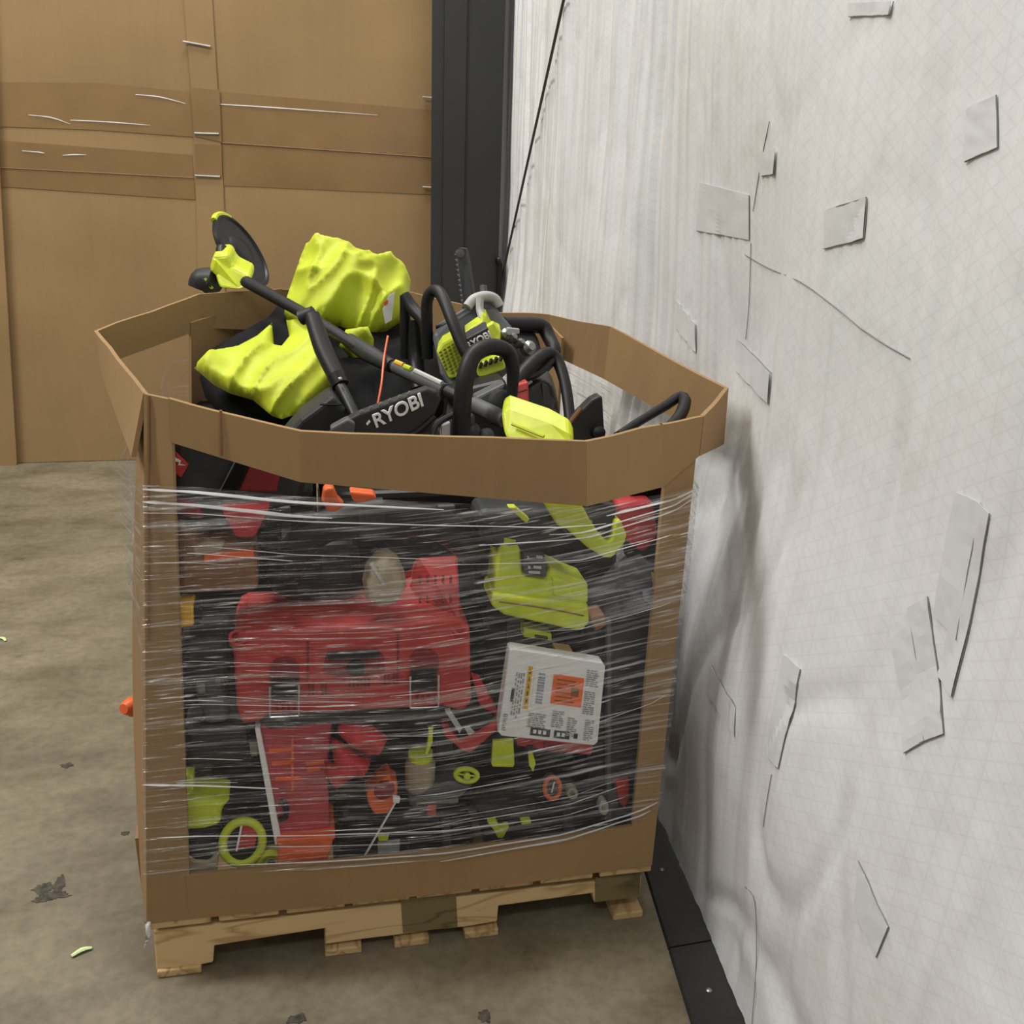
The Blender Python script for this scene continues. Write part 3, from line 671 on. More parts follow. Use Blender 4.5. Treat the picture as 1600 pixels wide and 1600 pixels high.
# lime case
t = item('tool_case', 'lime green moulded case with black label at the upper right window', 'case', [
    ('shell', 'lime', PX([(782, 832), (812, 838), (818, 900), (852, 906), (858, 886), (900, 905), (920, 912), (920, 945), (772, 930)], .030, .08), dict(bevel=.008, seg=3)),
    ('rim', 'lime', PX([(770, 928), (920, 945), (922, 972), (911, 986), (890, 984), (788, 962), (768, 948)], .018, .09), dict(bevel=.007, seg=3)),
    ('latch_panel', 'lime', PX([(862, 900), (894, 912), (896, 936), (864, 932)], .026, .02), dict(bevel=.005, seg=3)),
    ('label', 'print_black', PX([(818, 862), (852, 868), (854, 902), (818, 897)], .024, .02), dict(bevel=.002)),
    ('groove', 'brown', MB().tube([at(780, 940, .0165), at(850, 950, .0165), at(912, 962, .0165)], .0014, 5), {})])
for x, y, w_ in ((824, 869, 3), (838, 868, 10), (825, 884, 4), (834, 884, 12), (826, 892, 18)):
    PX([(x, y), (x+w_, y+1), (x+w_, y+5), (x, y+4)], .0225, .003).build('print_mark', 'pale_grey', t)
item('hook_bracket', 'lime green plastic hook hanging below the front rim', 'hook', [
    ('hook', 'lime', PX([(846, 780), (905, 780), (922, 812), (935, 832), (950, 848), (958, 842), (962, 815), (970, 812), (980, 836), (977, 848), (956, 873), (944, 872), (918, 856), (886, 828), (872, 822)], .012, .035), dict(bevel=.006, seg=3)),
    ('web', 'charcoal', PX([(905, 780), (962, 790), (960, 818), (945, 840), (925, 812)], .03, .02), {})])
item('cutter_tool', 'small lime strip on black tool below the rim centre', 'tool', [
    ('strip', 'lime', PX([(794, 793), (806, 793), (828, 812), (822, 818)], .012, .02), dict(bevel=.002)),
    ('body', 'charcoal', PX([(745, 800), (860, 800), (900, 850), (790, 870), (755, 850)], .03, .1), dict(bevel=.02, seg=3))])
item('rail_piece', 'thin lime rail lying under the lime case', 'rail', [
    ('rail', 'lime', PX([(818, 980), (862, 990), (862, 1002), (818, 996)], .05, .03), dict(bevel=.002)),
    ('slot', 'charcoal', PX([(836, 992), (856, 995), (856, 999), (836, 997)], .048, .006), {})])
item('wood_block', 'small brown block wedged right of the lime case', 'block', [
    ('block', 'brown', PX([(922, 965), (945, 960), (950, 978), (930, 988)], .05, .05), dict(bevel=.004)), ('end', 'wood_pale', PX([(868, 1014), (896, 1018), (894, 1030), (868, 1026)], .03, .03), dict(bevel=.003))])
item('tool_case', 'dark grey flat-sided case filling the right of the window', 'case', [
    ('body', 'charcoal', PX([(945, 965), (1030, 890), (1022, 1120), (996, 1290), (945, 1290)], .05, .14), dict(bevel=.012, seg=3)),
    ('edge', 'grey_plastic', PX([(948, 972), (956, 968), (956, 1288), (948, 1288)], .044, .02), dict(bevel=.003))])
item('tool_bag', 'dusky red pouch beside the right post under the rim', 'bag', [
    ('pouch', 'red_cloth', PX([(965, 790), (1022, 782), (1030, 840), (1005, 868), (985, 850)], .05, .08), dict(bevel=.012, seg=3)),
    ('trim', 'soft_black', PX([(985, 740), (1044, 738), (1040, 885), (985, 880)], .085, .05), dict(bevel=.006))])
item('plastic_bag', 'crumpled clear parts bag beside the right post', 'bag', [
    ('bag', 'grey_plastic', MB().inflate([(960, 880), (1000, 865), (1024, 880), (1030, 930), (1010, 965), (968, 955)], .055, .03, .01, 30, 8, (0, -1, .1)), SA),
    ('label', 'lime', PX([(1018, 895), (1027, 898), (1029, 925), (1022, 922)], .02, .004), {}),
    ('blue_label', 'print_blue', PX([(1004, 925), (1020, 920), (1022, 946), (1006, 950)], .02, .004), {})])
# white card pack
t = thing('product_card', 'white printed product card pack with square orange sticker', 'package')
card = [(797, 1016), (802, 1014), (942, 1036), (946, 1042), (934, 1160), (928, 1165), (784, 1150), (778, 1144)]
PX(card, -.004, .03).build('card', 'white_card', t, bevel=.002)
C0, C1, C2, C3 = V(797, 1015), V(946, 1038), V(932, 1166), V(778, 1148)
def cq(u, v_): q = C0.lerp(C1, u).lerp(C3.lerp(C2, u), v_); return (q.x, q.y)
def cr(u0, v0, u1, v1, name, m, parent=t, Y=-.0050, th=.0015): return PX([cq(u0, v0), cq(u1, v0), cq(u1, v1), cq(u0, v1)], Y, th).build(name, m, parent)
cr(.075, .44, .105, .60, 'hang_hole', 'print_black')
cr(.215, .16, .262, .66, 'yellow_strip', 'yellow')
bar = cr(.29, .16, .43, .63, 'barcode_label', 'white_card', Y=-.0055)
v_ = .22
while v_ < .58:
    h = random.uniform(.008, .03); cr(.33, v_, .40, v_+h, 'bar', 'print_blue', bar, Y=-.0065); v_ += h+random.uniform(.01, .022)
st = cr(.485, .21, .80, .56, 'orange_sticker', 'sticker_orange', Y=-.0055)
for v_ in (.26, .31, .36, .41, .46, .51):
    cr(.52, v_, .52+random.uniform(.10, .2), v_+.012, 'print_line', 'brown', st, Y=-.0065)
cr(.68, .34, .76, .44, 'print_block', 'brown', st, Y=-.0065)
for k in range(5): cr(.235, .2+k*.085, .245, .25+k*.085, 'print_mark', 'print_black', Y=-.0066)
txt = MB()
def tl(u0, v0, u1, v1): txt.pxp([cq(u0, v0), cq(u1, v0), cq(u1, v1), cq(u0, v1)], -.0055, .001)
for u in (.10, .125, .15, .175):
    v_ = .25
    while v_ < .75: h = random.uniform(.02, .07); tl(u, v_, u+.012, v_+h); v_ += h+.025
for u0, u1, v0, v1 in ((.28, .46, .70, .86), (.52, .64, .64, .84), (.68, .78, .70, .93), (.82, .95, .10, .30), (.82, .93, .36, .64), (.86, .95, .70, .95), (.03, .07, .75, .95)):
    v_ = v0
    while v_ < v1:
        u = u0
        while u < u1-.02: l_ = min(u1-u, random.uniform(.02, .07)); tl(u, v_, u+l_, v_+.011); u += l_+.012
        v_ += .026
txt.build('printed_text', 'print_grey', t)
cr(.32, .87, .52, .96, 'print_panel', 'print_black'); cr(.56, .87, .72, .96, 'print_panel', 'print_black')
for u in (.35, .40, .45, .59, .64): cr(u, .895, u+.03, .935, 'print_mark', 'white_card', Y=-.0066)
cr(.76, .88, .80, .94, 'print_mark', 'print_black')
item('blister_pack', 'flat red pack sticking out under the white product card', 'package', [
    ('pack', 'red', PX([(806, 1152), (928, 1168), (924, 1181), (862, 1174), (808, 1166)], .02, .06), dict(bevel=.004)), ('tab', 'dark_red', PX([(850, 1160), (880, 1164), (880, 1178), (850, 1173)], .016, .02), dict(bevel=.002))])
t = item('battery_pack', 'red and black battery pack below right of the red crate', 'battery', [
    ('body', 'black', PX([(698, 1110), (725, 1105), (775, 1120), (770, 1140), (738, 1165), (715, 1160)], .012, .06), dict(bevel=.006)),
    ('red_trim', 'red', PX([(692, 1140), (704, 1142), (718, 1158), (740, 1150), (775, 1128), (778, 1140), (735, 1178), (720, 1172), (696, 1152)], .004, .06), dict(bevel=.004)),
    ('red_strap', 'red_cloth', PX([(738, 1060), (752, 1065), (778, 1112), (772, 1126), (748, 1100)], .03, .03), dict(bevel=.004)),
    ('terminal', 'pale_grey', PX([(696, 1112), (704, 1110), (722, 1138), (718, 1146)], .008, .01), {})])
PX([(726, 1138), (734, 1136), (742, 1144), (733, 1150)], .0105, .002).build('printed_mark', 'pale_grey', t)
# red translucent pack lower left
t = item('blister_pack', 'tall red clamshell pack with white edge below the red crate', 'package', [
    ('insert', 'clear_red', PX([(406, 1136), (520, 1126), (512, 1200), (516, 1300), (436, 1312)], .030, .05), dict(bevel=.005)),
    ('white_edge', 'white_card', PX([(398, 1138), (406, 1137), (440, 1314), (430, 1322)], .022, .03), dict(bevel=.002)),
    ('grip', 'black', MB().tube([at(438, 1252, .026), at(446, 1258, .02), at(446, 1276, .02), at(438, 1280, .026)], .006, 8), S)])
for x0, y0, x1, y1 in ((420, 1170, 455, 1174), (425, 1190, 460, 1194), (455, 1155, 459, 1235), (430, 1215, 470, 1219), (478, 1190, 506, 1194), (480, 1200, 500, 1204)):
    PX([(x0, y0), (x1, y0-2), (x1, y1), (x0, y1+2)], .0285, .003).build('print_line', 'orange', t)
item('cloth_glove', 'crumpled bright red cloth below the middle of the red crate', 'cloth', [
    ('upper_fold', 'red_cloth', MB().inflate([(520, 1140), (535, 1130), (580, 1132), (607, 1152), (598, 1172), (575, 1182), (545, 1162)], .02, .035, .012, 30, 7, (0, -1, .2), seed=3), SA),
    ('lower_fold', 'red_cloth', MB().inflate([(516, 1150), (545, 1165), (580, 1185), (575, 1205), (540, 1222), (523, 1232), (508, 1210), (512, 1188), (522, 1192)], .025, .035, .012, 30, 7, (0, -1, .2), seed=5), SA)])
item('oil_cup', 'orange plastic cup with pointed spout near the bottom', 'cup', [
    ('bowl', 'orange', PX([(572, 1240), (580, 1238), (590, 1225), (608, 1212), (614, 1222), (622, 1226), (620, 1252), (606, 1272), (585, 1274), (576, 1258)], .030, .05), dict(bevel=.008, seg=3)),
    ('hollow', 'dark_red', PX(ring(601, 1236, 17, 13, 18, -.5), .024, .01), dict(bevel=.002))])
item('cable_tie', 'white slender tie slanting up from the lower band', 'tie', [
    ('strap', 'white_card', MB().tube([at(620, 1250, .012), at(597, 1290, .008), at(570, 1337, .012)], .0032, 6, flat=.5), S), ('head', 'white_card', PX([(614, 1246), (626, 1248), (624, 1256), (614, 1255)], .008, .01), dict(bevel=.002))])
item('jar', 'olive translucent jar right of the red cloth', 'jar', [
    ('body', 'tan', MB().lathe(at(656, 1230, .07), (0, -.1, 1), [(.025, 0), (.030, .01), (.030, .06), (.022, .075)], 20), S),
    ('lid', 'lime', MB().lathe(at(656, 1230, .07)+V(0, -.008, .075), (0, -.1, 1), [(.024, 0), (.024, .012), (.02, .014)], 20), S)])
item('cable_tie', 'thin lime strip standing right of the red cloth', 'strip', [
    ('strip', 'lime', PX([(670, 1134), (677, 1134), (676, 1160), (668, 1180), (664, 1178), (669, 1158)], .02, .01), dict(bevel=.001)), ('end', 'charcoal', PX([(666, 1128), (680, 1128), (680, 1136), (667, 1136)], .018, .014), dict(bevel=.002))])
item('wheel', 'small lime spoked wheel below the battery pack', 'wheel', [
    ('rim', 'lime', MB().tube([at(x, y, .03) for x, y in ring(729, 1211, 17, 10, 16, .1)], .005, 8, True, 2), S),
    ('hub', 'lime', MB().lathe(at(729, 1211, .03), (0, -1, .2), [(.007, -.004), (.007, .008), (.004, .01)], 12), S),
    ('spoke', 'lime', MB().tube([at(714, 1209, .03), at(744, 1213, .03)], .002, 5, sub=1), {}), ('spoke', 'lime', MB().tube([at(729, 1202, .03), at(729, 1220, .03)], .002, 5, sub=1), {})])
item('tag_card', 'square lime tag left of the red pack', 'tag', [
    ('tag', 'lime', PX([(770, 1158), (802, 1156), (804, 1194), (768, 1194)], .018, .008), dict(bevel=.001)), ('fold', 'lime', PX([(768, 1194), (804, 1194), (802, 1199), (770, 1198)], .014, .012), dict(bevel=.001))])
item('tag_card', 'narrow lime tag pointing down under the red pack', 'tag', [
    ('tag', 'lime', PX([(825, 1172), (831, 1172), (837, 1192), (833, 1206), (827, 1196)], .018, .006), {}), ('clip', 'charcoal', PX([(824, 1166), (834, 1166), (834, 1174), (824, 1174)], .016, .01), dict(bevel=.001))])
item('gauge', 'round gauge with orange ring at lower right', 'gauge', [
    ('ring', 'orange', MB().tube([at(x, y, .04) for x, y in ring(863, 1231, 12, 17, 18)], .0045, 8, True, 2), S),
    ('dial', 'grey_plastic', PX(ring(863, 1231, 11, 16, 18), .042, .02), {}), ('pointer', 'white_card', MB().tube([at(866, 1222, .038), at(862, 1238, .038)], .0016, 5, sub=1), {})])
item('cap', 'small pale round cap beside the orange-ringed gauge', 'cap', [
    ('disc', 'tan', PX(ring(895, 1241, 9, 9, 16), .042, .02), dict(bevel=.003)), ('boss', 'grey_plastic', PX(ring(895, 1241, 4, 4, 12), .039, .01), dict(bevel=.001))])
item('cap', 'pale oval cap at the lower right beside the red corner', 'cap', [
    ('disc', 'pale_grey', PX(ring(944, 1263, 8, 12, 16), .040, .02), dict(bevel=.003)), ('boss', 'tan', PX(ring(944, 1263, 3, 5, 12), .037, .01), dict(bevel=.001))])
item('blister_pack', 'small red corner of a pack beside the right post bottom', 'package', [
    ('pack', 'red', PX([(962, 1222), (984, 1218), (983, 1250), (976, 1264), (966, 1250)], .036, .05), dict(bevel=.003)), ('strip', 'grey_plastic', PX([(950, 1244), (964, 1236), (966, 1262), (952, 1264)], .038, .02), dict(bevel=.002))])
item('trigger_clamp', 'lime clamp jaw near the lower band on the right', 'clamp', [
    ('jaw', 'lime', PX([(762, 1286), (776, 1284), (782, 1296), (796, 1292), (786, 1310), (778, 1310), (772, 1298)], .025, .02), dict(bevel=.002)), ('bar', 'lime', PX([(815, 1284), (830, 1283), (830, 1287), (815, 1289)], .025, .02), dict(bevel=.001)), ('grip', 'charcoal', PX([(740, 1262), (840, 1262), (850, 1282), (760, 1286)], .04, .06), dict(bevel=.01))])
item('tool_box', 'grey folding tool with purple-grey sleeve lying at the bottom centre', 'tool', [
    ('sleeve', 'grey_plastic', PX([(640, 1250), (700, 1222), (740, 1228), (716, 1250), (714, 1258), (640, 1262)], .035, .07), dict(bevel=.006)), ('button', 'red', PX([(667, 1258), (682, 1258), (682, 1276), (667, 1276)], .03, .02), dict(bevel=.003)), ('blade', 'dull_metal', PX([(650, 1252), (716, 1248), (716, 1254), (650, 1258)], .03, .008), {})])
item('control_box', 'small black switch box with grey label near the lower band', 'box', [
    ('body', 'black', PX([(560, 1300), (640, 1296), (640, 1340), (520, 1350), (530, 1330)], .035, .08), dict(bevel=.005)), ('label', 'pale_grey', PX([(590, 1317), (625, 1313), (624, 1331), (591, 1334)], .031, .006), {}), ('lime_tab', 'lime', PX([(590, 1306), (608, 1304), (606, 1314), (592, 1315)], .03, .01), dict(bevel=.001))])
item('storage_bin', 'bright orange bin corner at the bottom of the window', 'bin', [
    ('wall', 'orange', PX([(436, 1318), (522, 1308), (516, 1330), (510, 1352), (432, 1362)], .012, .09), dict(bevel=.004)), ('lip', 'orange', PX([(432, 1314), (524, 1304), (523, 1312), (434, 1322)], .008, .1), dict(bevel=.002))])
t = item('tape_reel', 'lime-rimmed measuring tape reel with red label at lower left', 'tape reel', [
    ('rim', 'lime', MB().tube([at(x, y, .03) for x, y in ring(379, 1316, 30, 34, 22, .5)], .0085, 10, True, 2), S),
    ('side_plate', 'black', PX(ring(379, 1316, 29, 33, 22, .5), .030, .05), dict(bevel=.003)),
    ('red_label', 'red', PX([(378, 1290), (404, 1292), (398, 1322), (370, 1328)], .025, .006), {})])
PX([(376, 1290), (379, 1290), (371, 1330), (368, 1330)], .0235, .003).build('white_line', 'white_card', t)
item('tape_reel', 'second lime reel rim half hidden by the lower band', 'tape reel', [
    ('rim', 'lime', MB().tube([at(x, y, .035) for x, y in ring(424, 1352, 20, 20, 18)], .008, 8, True, 2), S), ('side_plate', 'lime', PX(ring(424, 1352, 19, 19, 18), .035, .03), dict(bevel=.002)), ('hub', 'black', PX(ring(424, 1352, 7, 7, 14), .030, .02), {})])
item('power_tool', 'lime tool body at the lower left corner of the window', 'tool', [
    ('body', 'lime', PX([(284, 1252), (320, 1248), (362, 1252), (345, 1268), (346, 1290), (318, 1298), (284, 1300)], .03, .08), dict(bevel=.012, seg=3)),
    ('stub', 'lime', PX([(288, 1212), (302, 1212), (302, 1236), (288, 1236)], .03, .03), dict(bevel=.003)), ('grip', 'black', PX([(318, 1280), (346, 1282), (350, 1320), (290, 1330), (290, 1302)], .04, .07), dict(bevel=.012))])
item('bucket', 'black bucket with tan paper band in the lower left corner', 'bucket', [
    ('body', 'tan', PX([(290, 1335), (305, 1345), (325, 1346), (342, 1332), (340, 1362), (290, 1372)], .02, .06), dict(bevel=.004)), ('top', 'black', PX([(290, 1312), (330, 1308), (342, 1332), (325, 1345), (305, 1344), (290, 1334)], .024, .06), dict(bevel=.004))])
item('marking_handle', 'orange handle tip pushing the wrap out on the left side', 'handle', [
    ('tip', 'orange', MB().tube([at(225, 1105, .24), at(206, 1104, .21), at(193, 1108, .19)], [.022, .020, .010], 12), S), ('stem', 'black', MB().tube([at(300, 1110, .36), at(227, 1105, .245)], .012, 10, sub=1), S)])

# ================================================================== TOP OF THE PILE
def pts(*L): return [at(*p) for p in L]
# lime and black collection bag
t = thing('collection_bag', 'large crumpled lime and black fabric collection bag on the pile', 'bag')
MB().inflate([(446, 470), (470, 400), (478, 380), (490, 375), (512, 376), (560, 388), (612, 404), (634, 418), (642, 438), (638, 478), (630, 500), (610, 514), (584, 528), (556, 528), (530, 512), (480, 520), (450, 505), (444, 490)],
    lambda x, y: 1.0+(500-y)*.0012, .07, .032, 13, 4, seed=1).build('upper_panel', 'lime_cloth', t, smooth='all')
MB().inflate([(303, 575), (325, 555), (352, 546), (372, 540), (402, 524), (425, 504), (428, 540), (440, 540), (452, 525), (447, 500), (470, 500), (505, 520), (515, 540), (520, 570), (520, 600), (490, 630), (470, 645), (440, 655), (425, 650), (395, 625), (360, 615), (335, 602)],
    lambda x, y: .76+(560-y)*.0024, .06, .027, 13, 4, seed=8).build('lower_panel', 'lime_cloth', t, smooth='all')
MB().inflate([(540, 515), (575, 510), (584, 530), (584, 570), (560, 575), (548, 560), (530, 540)], .86, .02, .01, 20, 7, seed=4).build('side_tab', 'lime_cloth', t, smooth='all')
MB().inflate([(312, 590), (325, 548), (365, 525), (420, 495), (440, 470), (470, 470), (560, 500), (640, 500), (690, 560), (700, 640), (640, 690), (480, 700), (400, 680), (345, 650), (320, 620)],
    lambda x, y: .93+(560-y)*.0022, .06, .02, 14, 10, seed=12).build('black_panel', 'soft_black', t, smooth='all')
PX([(608, 462), (617, 456), (612, 500), (602, 506), (598, 484)], .90, .002).build('care_tag', 'white_card', t)
PX([(600, 472), (606, 468), (606, 474), (600, 478)], .898, .002).build('tag_print', 'orange', t)
MB().tube(pts((606, 525, .60), (600, 560, .55), (596, 600, .48), (590, 632, .44)), .0025, 6).build('orange_cord', 'orange', t, smooth=True)

# string trimmer / disc edger
t = thing('disc_trimmer', 'long black pole tool with lime head and round black disc guard', 'trimmer')
dc = at(377, 393, 1.27)
nrm = Vector((.82, -.30, .53)).normalized()
disc = MB().lathe(dc, nrm, [(.02, -.012), (.100, -.012), (.108, -.004), (.108, .006), (.099, .008), (.095, .003), (.05, .002), (.04, .010), (.02, .012)], 40).build('disc_guard', 'black', t, smooth=True)
arc = []
ua = nrm.cross(Vector((0, 0, 1))).normalized(); va = ua.cross(nrm)
if va.z < 0: va = -va
for k in range(9):
    a = math.radians(62+7*k); arc.append(dc+(ua*math.cos(a)+va*math.sin(a))*.109+nrm*.0)
MB().tube(arc, .008, 8, sub=2).build('lime_edge', 'lime', disc, smooth=True)
MB().prism(pts((331, 405, 1.13), (333, 398, 1.13), (357, 397, 1.13), (364, 415, 1.12), (394, 432, 1.10), (388, 450, 1.08), (372, 452, 1.08), (342, 452, 1.10), (336, 432, 1.12), (326, 424, 1.13)), (.01, .08, .02)).build('motor_housing', 'lime', t, bevel=.012, seg=3)
MB().tube(pts((338, 438, 1.14), (318, 440, 1.16), (312, 452, 1.16)), [.030, .036, .030], 14).build('motor_cap', 'charcoal', t, smooth=True)
for k in range(3): PX([(318+k*4, 436+k*6), (322+k*4, 434+k*6), (326+k*4, 438+k*6), (322+k*4, 440+k*6)], 1.118, .004).build('vent_mark', 'lime', t)
MB().tube(pts((345, 398, 1.16), (345, 388, 1.18), (352, 392, 1.19)), .012, 10).build('spindle', 'black', t, smooth=True)
MB().tube(pts((384, 440, 1.07), (480, 493, .83), (560, 543, .655)), [.016, .015, .014], 12, flat=.9).build('shaft', 'rubber', t, smooth=True)
MB().tube(pts((545, 532, .70), (575, 552, .63), (612, 572, .55)), [.017, .020, .015], 12).build('coupler', 'charcoal', t, smooth=True)
lo = MB().tube(pts((600, 566, .58), (690, 608, .40), (745, 635, .31)), [.0135]*3, 12).build('lower_shaft', 'black', t, smooth=True)
MB().tube(pts((618, 573, .535), (695, 610, .385)), .0142, 12, sub=1).build('sticker', 'grey_plastic', lo, smooth=True)
for a, c, m in (((618, 572, .53), (630, 577, .51), 'yellow'), ((632, 579, .50), (642, 583, .48), 'lime'), ((648, 586, .47), (690, 606, .39), 'pale_grey')):
    MB().tube([at(*a)+V(0, -.006, .010), at(*c)+V(0, -.006, .010)], .006, 8, sub=1).build('sticker_print', m, lo, smooth=True)
MB().tube(pts((740, 632, .32), (790, 656, .23)), [.016, .016], 12, sub=1).build('grip_sleeve', 'grey_plastic', t, smooth=True)
MB().prism(pts((783, 648, .20), (797, 640, .20), (860, 662, .14), (893, 680, .10), (900, 700, .09), (800, 705, .14), (786, 680, .17)), (.01, .05, .02)).build('rear_housing', 'lime', t, bevel=.010, seg=3)
MB().tube(pts((800, 662, .165), (850, 682, .115)), .0035, 6, sub=1).build('housing_rib', 'lime', t)

# handle pole in front of the bag
item('grip_pole', 'black foam-gripped handle pole leaning across the lime bag', 'handle', [
    ('grip', 'rubber', MB().tube(pts((488, 494, .50), (505, 545, .44), (528, 592, .38)), [.0165, .019, .0175], 14), S),
    ('clamp', 'charcoal', MB().tube(pts((470, 497, .515), (490, 488, .505)), [.016, .014], 10, sub=1), S),
    ('collar', 'black', MB().tube(pts((524, 586, .385), (532, 602, .37)), .018, 12, sub=1), S),
    ('rivet', 'chrome', MB().lathe(at(531, 592, .352), (.2, -1, .3), [(.004, 0), (.004, .004), (.002, .005)], 10), S),
    ('rod', 'black', MB().tube(pts((530, 600, .37), (550, 640, .31), (572, 690, .25)), .0115, 12), S)])
# bar scabbard with lettering
t = thing('bar_scabbard', 'charcoal chainsaw bar scabbard with white RYOBI lettering', 'scabbard')
t['label'] = 'charcoal chainsaw bar scabbard with white lettering along the front rim'
sc = [(512, 682), (530, 662), (559, 647), (643, 615), (667, 607), (682, 612), (691, 624), (678, 652), (652, 676), (606, 694), (540, 700)]
MB().pxp(sc, .22, .03).build('sheath', 'charcoal', t, bevel=.006, seg=3)
PX([(516, 670), (543, 655), (556, 662), (552, 690), (520, 690)], .205, .03).build('end_pad', 'grey_plastic', t, bevel=.004)
MB().tube(pts((606, 694, .216), (650, 676, .216), (680, 651, .216)), .005, 8).build('lower_lip', 'black', t, smooth=True)
ctr = at(621, 643, .2185); rv = at(648, 633, .2185)-at(590, 660, .2185)
text_mesh('RYOBI', 'lettering', 'white_card', t, ctr, rv, (0, 0, 1), .036, italic=.15)
PX([(572, 662), (577, 656), (579, 659), (574, 665)], .2185, .002).build('mark', 'white_card', t)
for k in range(6):
    x = 562+k*15; y = 645-k*5.8; PX([(x, y), (x+3, y-4), (x+6, y-2), (x+6, y+2)], .222, .01).build('chain_tooth', 'dull_metal', t)
item('tool_bag', 'dark grey nylon pouch between the lime bag and front rim', 'bag', [
    ('pouch', 'charcoal', PX([(440, 690), (470, 655), (520, 618), (540, 640), (545, 690)], .30, .10), dict(bevel=.01, seg=3)), ('seam', 'black', MB().tube(pts((500, 632, .298), (535, 632, .298)), .0018, 5, sub=1), {})])

# lime and black chainsaw
t = thing('chainsaw', 'lime and black chainsaw with vented side cover on top of the pile', 'chainsaw')
MB().prism(pts((674, 520, .66), (700, 498, .68), (742, 478, .70), (772, 476, .72), (800, 510, .68), (800, 575, .62), (760, 610, .58), (704, 610, .58), (688, 585, .60)), (.03, .18, -.05)).build('engine_body', 'grey_plastic', t, bevel=.014, seg=3)
MB().prism(pts((676, 508, .67), (742, 470, .71), (778, 478, .73), (742, 498, .69), (712, 514, .67)), (.02, .10, -.05)).build('top_cover', 'grey_plastic', t, bevel=.01, seg=3)
g = MB().prism(pts((681, 550, .60), (690, 536, .61), (712, 524, .62), (722, 540, .61), (728, 562, .60), (717, 588, .58), (702, 594, .58)), (.01, .05, .01)).build('side_cover', 'lime', t, bevel=.006, seg=2)
for r in range(9):
    for c in range(6):
        x, y = 688+c*6.5+r*1.9, 550-c*4.0+r*5.2
        if inside((x, y), [(684, 550), (692, 539), (710, 528), (720, 542), (725, 562), (716, 582), (703, 588)]):
            PX([(x-2.4, y+.9), (x+2.0, y-1.5), (x+2.4, y-.9), (x-2.0, y+1.5)], .612-.04*(y-524)/70, .008).build('vent_slot', 'lime_dark', g)
MB().prism(pts((726, 520, .625), (752, 502, .645), (752, 490, .66), (760, 494, .66), (768, 512, .65), (782, 514, .66), (784, 530, .65), (768, 536, .63), (762, 520, .64), (730, 530, .62)), (.005, .04, .01)).build('lime_frame', 'lime', t, bevel=.003)
MB().prism(pts((758, 512, .615), (770, 505, .62), (782, 520, .62), (782, 532, .61), (768, 535, .605)), (.004, .02, .004)).build('lime_badge', 'lime', t, bevel=.003)
MB().prism(pts((728, 530, .60), (762, 512, .61), (768, 534, .60), (734, 548, .59)), (.0, .03, .01)).build('name_plate', 'black', t, bevel=.002)
text_mesh('RYOBI', 'lettering', 'white_card', t, at(748, 532, .592), at(760, 526, .592)-at(736, 539, .592), (0, 0, 1), .022)
lv = MB().prism(pts((744, 570, .56), (786, 555, .57), (790, 577, .56), (752, 592, .55), (745, 586, .55)), (.01, .05, .01)).build('vent_cover', 'lime', t, bevel=.004)
for k in range(5):
    x = 752+k*8; y = 573-k*2.8; PX([(x-3, y+3), (x, y-4), (x+3, y-5), (x, y+3)], .545, .02).build('vent_slot', 'black', lv)
MB().tube(pts((668, 560, .70), (667, 500, .70), (668, 468, .70), (678, 454, .69), (690, 462, .66), (706, 500, .60), (722, 540, .56), (734, 562, .54)), .0135, 12).build('front_handle', 'rubber', t, smooth=True)
MB().tube(pts((786, 508, .74), (815, 508, .76), (846, 510, .78), (858, 528, .76), (866, 550, .72), (852, 572, .70), (820, 590, .68)), [.020, .020, .019, .017, .016, .015, .015], 12).build('rear_handle', 'rubber', t, smooth=True)
gb = MB().prism(pts((710, 394, .86), (716, 387, .86), (726, 388, .86), (729, 396, .86), (742, 480, .80), (722, 485, .80)), (.01, .015, 0)).build('guide_bar', 'charcoal', t, bevel=.003)
for k in range(11):
    f = k/10; PX([(711+f*11, 398+f*80), (714+f*11, 396+f*80), (714+f*11, 402+f*80)], .855-.06*f, .012).build('chain_tooth', 'dull_metal', gb)
MB().lathe(at(719, 396, .848), (0, -1, .1), [(.010, 0), (.010, .004), (.005, .005)], 12).build('bar_nose', 'grey_plastic', t, smooth=True)
MB().tube(pts((730, 480, .70), (740, 468, .71), (757, 463, .72), (772, 466, .73), (780, 478, .73)), .012, 10).build('starter_guard', 'pale_grey', t, smooth=True)
MB().tube(pts((750, 465, .695), (750, 485, .685), (756, 502, .66)), .009, 8).build('starter_stem', 'pale_grey', t, smooth=True)
MB().tube(pts((756, 462, .73), (755, 446, .74)), [.009, .008], 8, sub=1).build('starter_tip', 'grey_plastic', t, smooth=True)
for x, y, r_ in ((790, 522, .013), (800, 528, .011), (826, 544, .017), (812, 536, .010)):
    MB().lathe(at(x, y, .64), (.3, -.8, .4), [(r_, -.012), (r_, .006), (r_*.6, .012), (r_*.5, .016)], 14).build('bolt', 'dull_metal', t, smooth=True)
MB().prism(pts((788, 530, .68), (840, 538, .70), (850, 560, .68), (820, 590, .62), (795, 590, .60)), (.01, .08, .02)).build('rear_body', 'black', t, bevel=.01, seg=3)
PX([(792, 512), (812, 514), (812, 522), (795, 522)], .66, .01).build('switch', 'pale_grey', t, bevel=.002)

